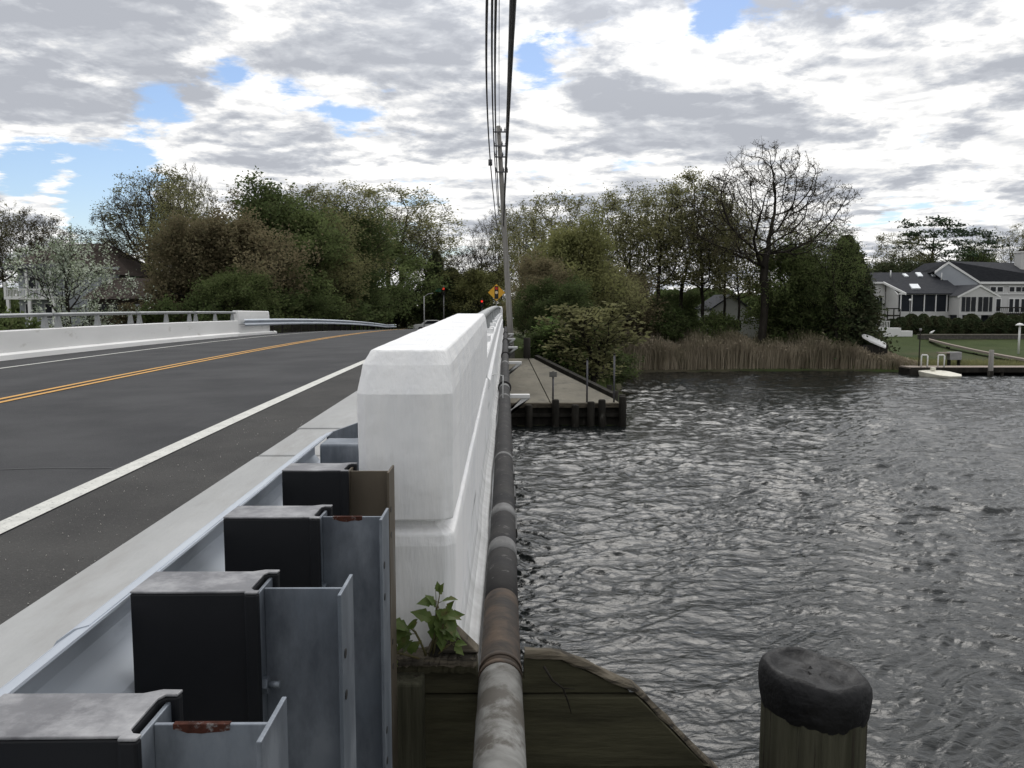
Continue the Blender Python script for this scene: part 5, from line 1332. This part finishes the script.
# left deck seat
hp(MB().box(X(868), X(885), YH - 3.4, YH - .4, Z(316), Z(314.6)), 'side_deck', G['dark_timber'])
hp(MB().box(X(872), X(884), YH - 3.45, YH - 3.38, Z(309), Z(308)), 'side_rail', G['dark_timber'])
for u in (872, 878, 884): hp(MB().box(X(u), X(u) + .08, YH - 3.45, YH - 3.37, gH, Z(309)), 'side_rail_post', G['dark_timber'])
# porch globe lamp
t = thing('globe_lamp', (X(907, YH - .6), YH - 1.2, gz(X(907), YH - 1.2)), 'white globe lamp on a thin post before the screened porch', 'lamp')
zz = P(907, 300, YH - 1.2).z - t.location.z
MB().tube([(0, 0, 0), (0, 0, zz)], .03, 6).build('lamp_post', G['grey_metal'], t)
MB().tube([(0, 0, zz - .12), (0, 0, zz - .08), (0, 0, zz), (0, 0, zz + .08), (0, 0, zz + .12)], [.04, .1, .13, .1, .03], 10).build('globe', G['trim'], t)
# hedge of clipped evergreens
hl = [(893, 314, 22), (902, 312, 20), (912, 311, 20), (924, 311, 19), (934.5, 312, 18), (942, 313, 18), (958, 314, 20), (972, 311, 24), (1000, 309, 26), (1014, 312, 24), (948, 315, 15), (1030, 308, 28), (990, 317, 18)]
nm = ['leftmost dark round shrub below the porch corner', 'dark round shrub under the first porch bay', 'dark round shrub under the globe lamp side of the porch', 'dark round shrub under the middle porch bay', 'dark round shrub under the fourth porch bay', 'dark round shrub under the last porch bay', 'dark shrub at the left foot of the sunroom', 'large egg shaped shrub under the sunroom windows', 'tall dark shrub in front of the deck', 'dark shrub right of the tall one under the deck', 'smallest dark shrub between porch and sunroom', 'dark shrub at the right frame edge below the deck', 'low dark shrub right of the sunroom support']
for (u, v, w_), lb in zip(hl, nm):
    tree('hedge', u, YH - 3.2, v + 3 + (int(u) % 3), w_ * .86, 'lf_cedar', lb, 'clipped_shrub', 'shrub', 'clipped shrubs in front of the house')
# white garden furniture / stair block left of hedge
t = thing('garden_steps', (X(888, 78), 78, gz(X(888, 78), 78)), 'white garden steps with a railing below the porch', 'steps'); zb = t.location.z
def rel(o): return o
y_ = 0
MB().box(-1.0, 1.2, -.3, .5, 0, P(0, 328, 78).z - zb).build('step', G['trim'], t, bevel=.02)
MB().box(1.2 + .003, 2.3, -.3, .5, 0, P(0, 331, 78).z - zb).build('step', G['trim'], t, bevel=.02)
mb = MB()
for i in range(8): mb.box(-1.0 + i * .15, -.96 + i * .15, -.3, -.26, P(0, 328, 78).z - zb + .002, P(0, 321.6, 78).z - zb)
mb.box(-1.02, .12, -.31, -.25, P(0, 321.6, 78).z - zb + .002, P(0, 321, 78).z - zb)
mb.build('railing', G['trim'], t)
# low stone garden wall, boardwalk down to the dock
gw = thing('garden_wall', (X(975, 76), 76, gz(40, 76)), 'low dark stone retaining wall with pale coping across the lawn', 'garden wall')
z0 = P(0, 343, 76).z - gw.location.z; z1 = P(0, 335.5, 76).z - gw.location.z
MB().box(X(921, 76) - gw.location.x, 40, 0, .4, z0 - .6, z1).build('wall', G['stone'], gw)
MB().box(X(920, 76) - gw.location.x, 40.1, -.05, .45, z1 + .003, z1 + .09).build('coping', G['concrete'], gw)
def bwalk():
    pts = [P(929, 340, 75), P(948, 345, 70.5), P(975, 351, 66), P(1003, 356.5, 62), P(1040, 363, 58.6)]
    t = thing('boardwalk', (pts[0].x, pts[0].y, pts[0].z), 'narrow pinkish boardwalk slanting down the lawn to the dock', 'boardwalk')
    vs = []; o0 = pts[0]
    for p in pts:
        for (dx, dy) in ((-.9, -.55), (.9, .55)):
            vs.append((p.x - o0.x + dx * .4, p.y - o0.y + dy * 1.2, p.z - o0.z + .12)); 
    top = vs; bot = [(x, y, z - .16) for x, y, z in vs]; n = len(top); fs = []
    for i in range(len(pts) - 1):
        a = 2 * i; fs += [(a, a + 1, a + 3, a + 2), (n + a, n + a + 2, n + a + 3, n + a + 1), (a, a + 2, n + a + 2, n + a), (a + 1, n + a + 1, n + a + 3, a + 3)]
    fs += [(0, n, n + 1, 1), (n - 2, n - 1, 2 * n - 1, 2 * n - 2)]
    MB().add(top + bot, fs).build('deck', G['plank'], t)
    for p in pts[:-1]:
        g = gz(p.x, p.y) - o0.z - .3
        for s in (-1, 1): MB().box(p.x - o0.x + s * .18 - .06, p.x - o0.x + s * .18 + .06, p.y - o0.y + s * .5 - .06, p.y - o0.y + s * .5 + .06, g, p.z - o0.z - .162).build('support_post', G['dark_timber'], t)
bwalk()
# dock
YD = 54.5
dkx = X(913, YD)
dock = thing('dock', (dkx, YD, WATER), 'low dark timber dock along the right bank', 'dock')
MB().box(0, 24, 0, 1.5, .38, .46).build('deck', G['plank'], dock)
MB().box(.02, 24, -.06, -.003, .12, .44).build('fascia', G['dark_timber'], dock)
MB().box(.02, 24, 1.2, 1.4, -.6, .37).build('sheeting', G['dark_timber'], dock)
MB().box(-.1, 1.0, -.15, 1.4, -.25, .37).build('float_block', G['dark_timber'], dock)
for k in range(9): MB().tube([(.6 + k * 2.8, .15, -1.5), (.6 + k * 2.8, .15, .36)], .13, 10).build('support_piling', G['dark_timber'], dock)
t = thing('dock_piling', (X(994.5, YD - .5), YD - .45, WATER - 1), 'grey mooring piling standing taller than the dock', 'piling')
MB().tube([(0, 0, 0), (0, 0, 1 + P(0, 350, YD).z - WATER)], [.17, .15], 12).build('post', G['pole'], t)
MB().tube([(0, 0, .2), (0, 0, 1.25)], .185, 12).build('wet_foot', G['dark_timber'], t)
t = thing('dock_piling', (X(923, YD + 1), YD + 1.2, WATER - .5), 'thin dark pole with a lamp at the left end of the dock', 'pole')
MB().tube([(0, 0, 0), (0, 0, .5 + P(0, 331, YD).z - WATER)], .04, 8).build('post', G['dark_timber'], t)
MB().tube([(0, 0, .45 + P(0, 331, YD).z - WATER), (0, 0, .62 + P(0, 331, YD).z - WATER)], .09, 8).build('lamp', G['grey_metal'], t)
# drive-on float with two hoops
fl = thing('boat_float', (X(944, YD - 1.2), YD - 1.1, WATER), 'cream plastic drive-on boat float tied to the dock', 'float')
MB().add([(-1.05, .8, .26), (-.5, .95, .30), (.5, .9, .28), (.9, .6, .24), (1.15, -.5, .13), (.9, -1.0, .05), (.1, -1.15, .05), (-.45, -.9, .10), (-.9, .2, .2)] + [(-.95, .75, -.15), (-.5, .9, -.15), (.5, .85, -.15), (.85, .6, -.15), (1.1, -.45, -.15), (.85, -.9, -.15), (.1, -1.05, -.15), (-.4, -.8, -.15), (-.85, .2, -.15)],
         [tuple(range(9)), tuple(range(9, 18))[::-1]] + [(i, (i + 1) % 9, 9 + (i + 1) % 9, 9 + i) for i in range(9)]).build('hull', G['float'], fl, bevel=.04)
MB().box(-.25, .05, .6, .8, .29, .48).build('bow_stop', G['float'], fl, bevel=.02)
for k, u in enumerate((929.5, 946.5)):
    x = X(u, YD - .2); a = thing('hoop', (x, YD - .08, WATER + .46), ['left white ladder hoop on the dock edge', 'right white ladder hoop on the dock edge'][k], 'handrail', 'white hoops on the dock')
    a.location.z = WATER + .462
    zt = P(0, 355.5, YD).z - WATER - .46
    MB().tube([(-.16, .3, 0), (-.16, .3, zt - .06), (-.12, .28, zt), (.1, .12, zt), (.15, .1, zt - .06), (.15, .1, 0)], .048, 8).build('rail', G['trim'], a)
# bench / box on dock
t = thing('dock_box', (X(966, 56), 57.0, gz(X(966, 56), 57.4)), 'grey wooden bench box beside the dock', 'bench')
zt = P(0, 352.5, 57).z - t.location.z
MB().box(-.38, .45, 0, .5, zt - .55, zt).build('box', G['grey_metal'], t, bevel=.02)
MB().box(-1.1, -.385, 0, .5, zt - .1, zt - .02).build('shelf', G['plank'], t)
for x in (-.3, .38): MB().box(x - .05, x + .05, .1, .4, -.2, zt - .552).build('leg', G['dark_timber'], t)
# mushroom lamp
t = thing('garden_lamp', (X(1021, 66), 66, gz(X(1021, 66), 66)), 'white mushroom shaped lamp post on the lawn', 'lamp')
zt = P(1021, 323, 66).z - t.location.z
MB().tube([(0, 0, 0), (0, 0, zt - .15)], .08, 10).build('lamp_post', G['trim'], t)
MB().tube([(0, 0, zt - .2), (0, 0, zt - .17), (0, 0, zt - .06), (0, 0, zt)], [.32, .33, .2, .02], 16).build('lamp_shade', G['trim'], t)
# small statue bird
t = thing('lawn_ornament', (X(936.5, 75.5), 75.6, 0), 'small white ornament standing on the garden wall coping', 'ornament')
t.location.z = gw.location.z + z1 + .092
t.location.y = 76.1
MB().tube([(-.2, 0, .08), (-.05, 0, .14), (.12, 0, .26), (.25, 0, .36)], [.06, .11, .06, .02], 8).build('body', G['trim'], t)
MB().tube([(-.05, 0, 0), (-.05, 0, .12)], .02, 5).build('legs', G['grey_metal'], t)
# upturned boat on the bank
def skiff():
    Y = 59.3; c = P(874, 338, Y); t = thing('upturned_skiff', (c.x, Y, gz(c.x, Y)), 'white upturned skiff propped on the bank right of the reeds', 'boat')
    zc = c.z - t.location.z
    secs = [(-1.1, .18, .10), (-.9, .42, .26), (-.3, .55, .32), (.5, .55, .30), (1.0, .5, .24)]
    vs = []; n = 9
    for (s, w_, h) in secs:
        for k in range(n):
            a = math.pi * k / (n - 1); vs.append((s, -w_ * math.cos(a), h * math.sin(a) ** .6 if 0 < k < n - 1 else 0))
    fs = [(i * n + k, i * n + k + 1, (i + 1) * n + k + 1, (i + 1) * n + k) for i in range(len(secs) - 1) for k in range(n - 1)]
    fs += [tuple(range(n))[::-1], tuple((len(secs) - 1) * n + k for k in range(n))]
    o = MB().add([(x * .85, y * .8, z * .55) for x, y, z in vs], fs, False).build('hull', G['trim'], t); o.location = (0, 0, zc - .22); o.rotation_euler = (R(28), R(24), R(-8))
    o = MB().box(-.9, .9, -.25, .25, -.3, zc - .5).build('trestle', G['dark_timber'], t)
skiff()

# ------------------------------------------------------------------ little white house behind the trees
Yw = 76.
lh = thing('cottage', (X(731, Yw), Yw, gz(X(731, Yw), Yw)), 'small white gabled cottage half hidden behind the slender trees', 'house'); zb = lh.location.z; cxm = lh.location.x
za, ze_ = P(731, 294, Yw).z - zb, P(731, 307, Yw).z - zb
w0, w1 = X(713, Yw) - cxm, X(748, Yw) - cxm
MB().prism([(w0, 0), (w1, 0), (w1, ze_), (0, za - .15), (w0, ze_)], 'y', 0, 6).build('wall', G['siding'], lh)
MB().add([(w0 - .3, -.3, ze_ - .15), (0, -.3, za), (w1 + .3, -.3, ze_ - .15), (w0 - .3, 6.3, ze_ - .15), (0, 6.3, za), (w1 + .3, 6.3, ze_ - .15), (w0 - .3, -.3, ze_ - .3), (0, -.3, za - .14), (w1 + .3, -.3, ze_ - .3), (w0 - .3, 6.3, ze_ - .3), (0, 6.3, za - .14), (w1 + .3, 6.3, ze_ - .3)],
         [(0, 1, 4, 3), (1, 2, 5, 4), (6, 9, 10, 7), (7, 10, 11, 8), (0, 6, 7, 1), (1, 7, 8, 2), (3, 4, 10, 9), (4, 5, 11, 10), (0, 3, 9, 6), (2, 8, 11, 5)]).build('roof', G['roof'], lh)
for xx in (-1.0, .6):
    wf = MB().box(xx - .35, xx + .45, -.05, -.003, 1.0, 2.1).build('window_frame', G['trim'], lh)
    MB().box(xx - .27, xx + .37, -.08, -.052, 1.08, 2.02).build('window', G['glass'], lh)
MB().box(w1 + .003, w1 + 2.4, .5, 5, 0, P(0, 318, Yw).z - zb).build('side_wing', G['siding'], lh)

# ------------------------------------------------------------------ houses on the left
def left_houses():
    Y = 62.; t = thing('balcony_house', (PX(30, Y), Y, gz(PX(30, Y), Y)), 'house with white two storey balcony porch behind the blossom tree', 'house'); ox, oz = t.location.x, t.location.z
    x_ = lambda u: PX(u, Y) - ox
    z_ = lambda v: P(30, v, Y).z - oz
    MB().box(x_(7), x_(110), 1.6, 9, 0, z_(266)).build('wall', G['siding_grey'], t)
    MB().add([(x_(2), -.2, z_(268)), (x_(60), -.2, z_(268)), (x_(60), 1.7, z_(262)), (x_(2), 1.7, z_(262)), (x_(2), -.2, z_(269.5)), (x_(60), -.2, z_(269.5)), (x_(60), 1.7, z_(269.5)), (x_(2), 1.7, z_(269.5))],
             [(0, 1, 2, 3), (7, 6, 5, 4), (0, 4, 5, 1), (1, 5, 6, 2), (2, 6, 7, 3), (3, 7, 4, 0)]).build('porch_roof', G['roof'], t)
    # big hipped roof with a long slope down to the right
    vs = [(x_(0), 1.0, z_(264)), (x_(126), 1.0, z_(275)), (x_(126), 9.5, z_(275)), (x_(0), 9.5, z_(264)), (x_(20), 5, z_(240)), (x_(78), 5, z_(238))]
    MB().add(vs, [(0, 1, 5, 4), (1, 2, 5), (2, 3, 4, 5), (3, 0, 4), (0, 3, 2, 1)]).build('roof', G['roof_brown'], t)
    for zz0, zz1 in ((299.5, 296.5),): MB().box(x_(5), x_(55), -.1, 1.7, z_(zz0), z_(zz1)).build('balcony_floor', G['trim'], t, bevel=.02)
    rl = MB().box(x_(6), x_(54), -.08, -.02, z_(289.6), z_(288.6))
    for i in range(34): xx = x_(6) + i * (x_(54) - x_(6)) / 33; rl.box(xx - .02, xx + .02, -.065, -.035, z_(296.4), z_(289.7))
    rl.build('balustrade', G['trim'], t)
    for u in (6.5, 28, 52):
        MB().box(x_(u) - .09, x_(u) + .09, -.1, .08, z_(296.4) + .003, z_(282 if u < 10 else 269.6)).build('column', G['trim'], t)
        MB().box(x_(u + 2) - .11, x_(u + 2) + .11, -.1, .1, 0, z_(299.6)).build('column', G['trim'], t)
    for (a, b, c, d) in ((16.5, 25, 277, 289), (29.5, 33, 277, 294), (38, 46, 277, 289), (14, 24, 304, 318), (34, 42, 304, 318)):
        wf = MB().box(x_(a) - .08, x_(b) + .08, 1.54, 1.597, z_(d) - .08, z_(c) + .08).build('window_frame', G['trim'], t)
        MB().box(x_(a), x_(b), 1.50, 1.538, z_(d), z_(c)).build('window', G['glass'], t)
    # brown house
    Y = 58.; t = thing('brown_house', (PX(125, Y), Y, gz(PX(125, Y), Y)), 'low brown shingled house with a wide dull roof between blossom tree and woodland', 'house'); ox, oz = t.location.x, t.location.z
    x_ = lambda u: PX(u, Y) - ox
    z_ = lambda v: P(125, v, Y).z - oz
    MB().box(x_(84), x_(166), .6, 7, 0, z_(298)).build('wall', G['wall_brown'], t)
    MB().add([(x_(80), 0, z_(299)), (x_(170), 0, z_(299)), (x_(166), 4, z_(276)), (x_(86), 4, z_(276)), (x_(80), 7.6, z_(299)), (x_(170), 7.6, z_(299))],
             [(0, 1, 2, 3), (3, 2, 5, 4), (0, 3, 4), (1, 5, 2), (0, 4, 5, 1)]).build('roof', G['roof_brown'], t)
    ch = MB().box(x_(88.5), x_(90.5), 3, 3.4, z_(284), z_(273)).build('chimney', G['siding'], t)
    MB().box(x_(130), x_(138), .54, .597, z_(320), z_(304)).build('door', G['siding_grey'], t)
    for a in (96, 110, 148): MB().box(x_(a), x_(a + 7), .54, .597, z_(316), z_(304)).build('window', G['glass'], t)
    Y = 74.; t = thing('gabled_house', (PX(140, Y), Y, gz(PX(140, Y), Y)), 'distant dark gabled roof with a small pale chimney left of the woodland', 'house'); ox, oz = t.location.x, t.location.z
    x_ = lambda u: PX(u, Y) - ox
    z_ = lambda v: P(140, v, Y).z - oz
    MB().box(x_(120), x_(165), .5, 7, 0, z_(279)).build('wall', G['wall_brown'], t)
    MB().add([(x_(118), 0, z_(280)), (x_(168), 0, z_(280)), (x_(166), 4, z_(271)), (x_(120), 4, z_(271)), (x_(118), 7.6, z_(280)), (x_(168), 7.6, z_(280))],
             [(0, 1, 2, 3), (3, 2, 5, 4), (0, 3, 4), (1, 5, 2), (0, 4, 5, 1)]).build('roof', G['roof'], t)
    MB().box(x_(126.5), x_(129), 3.4, 4.2, z_(273), z_(266.5)).build('chimney', G['siding'], t)
left_houses()
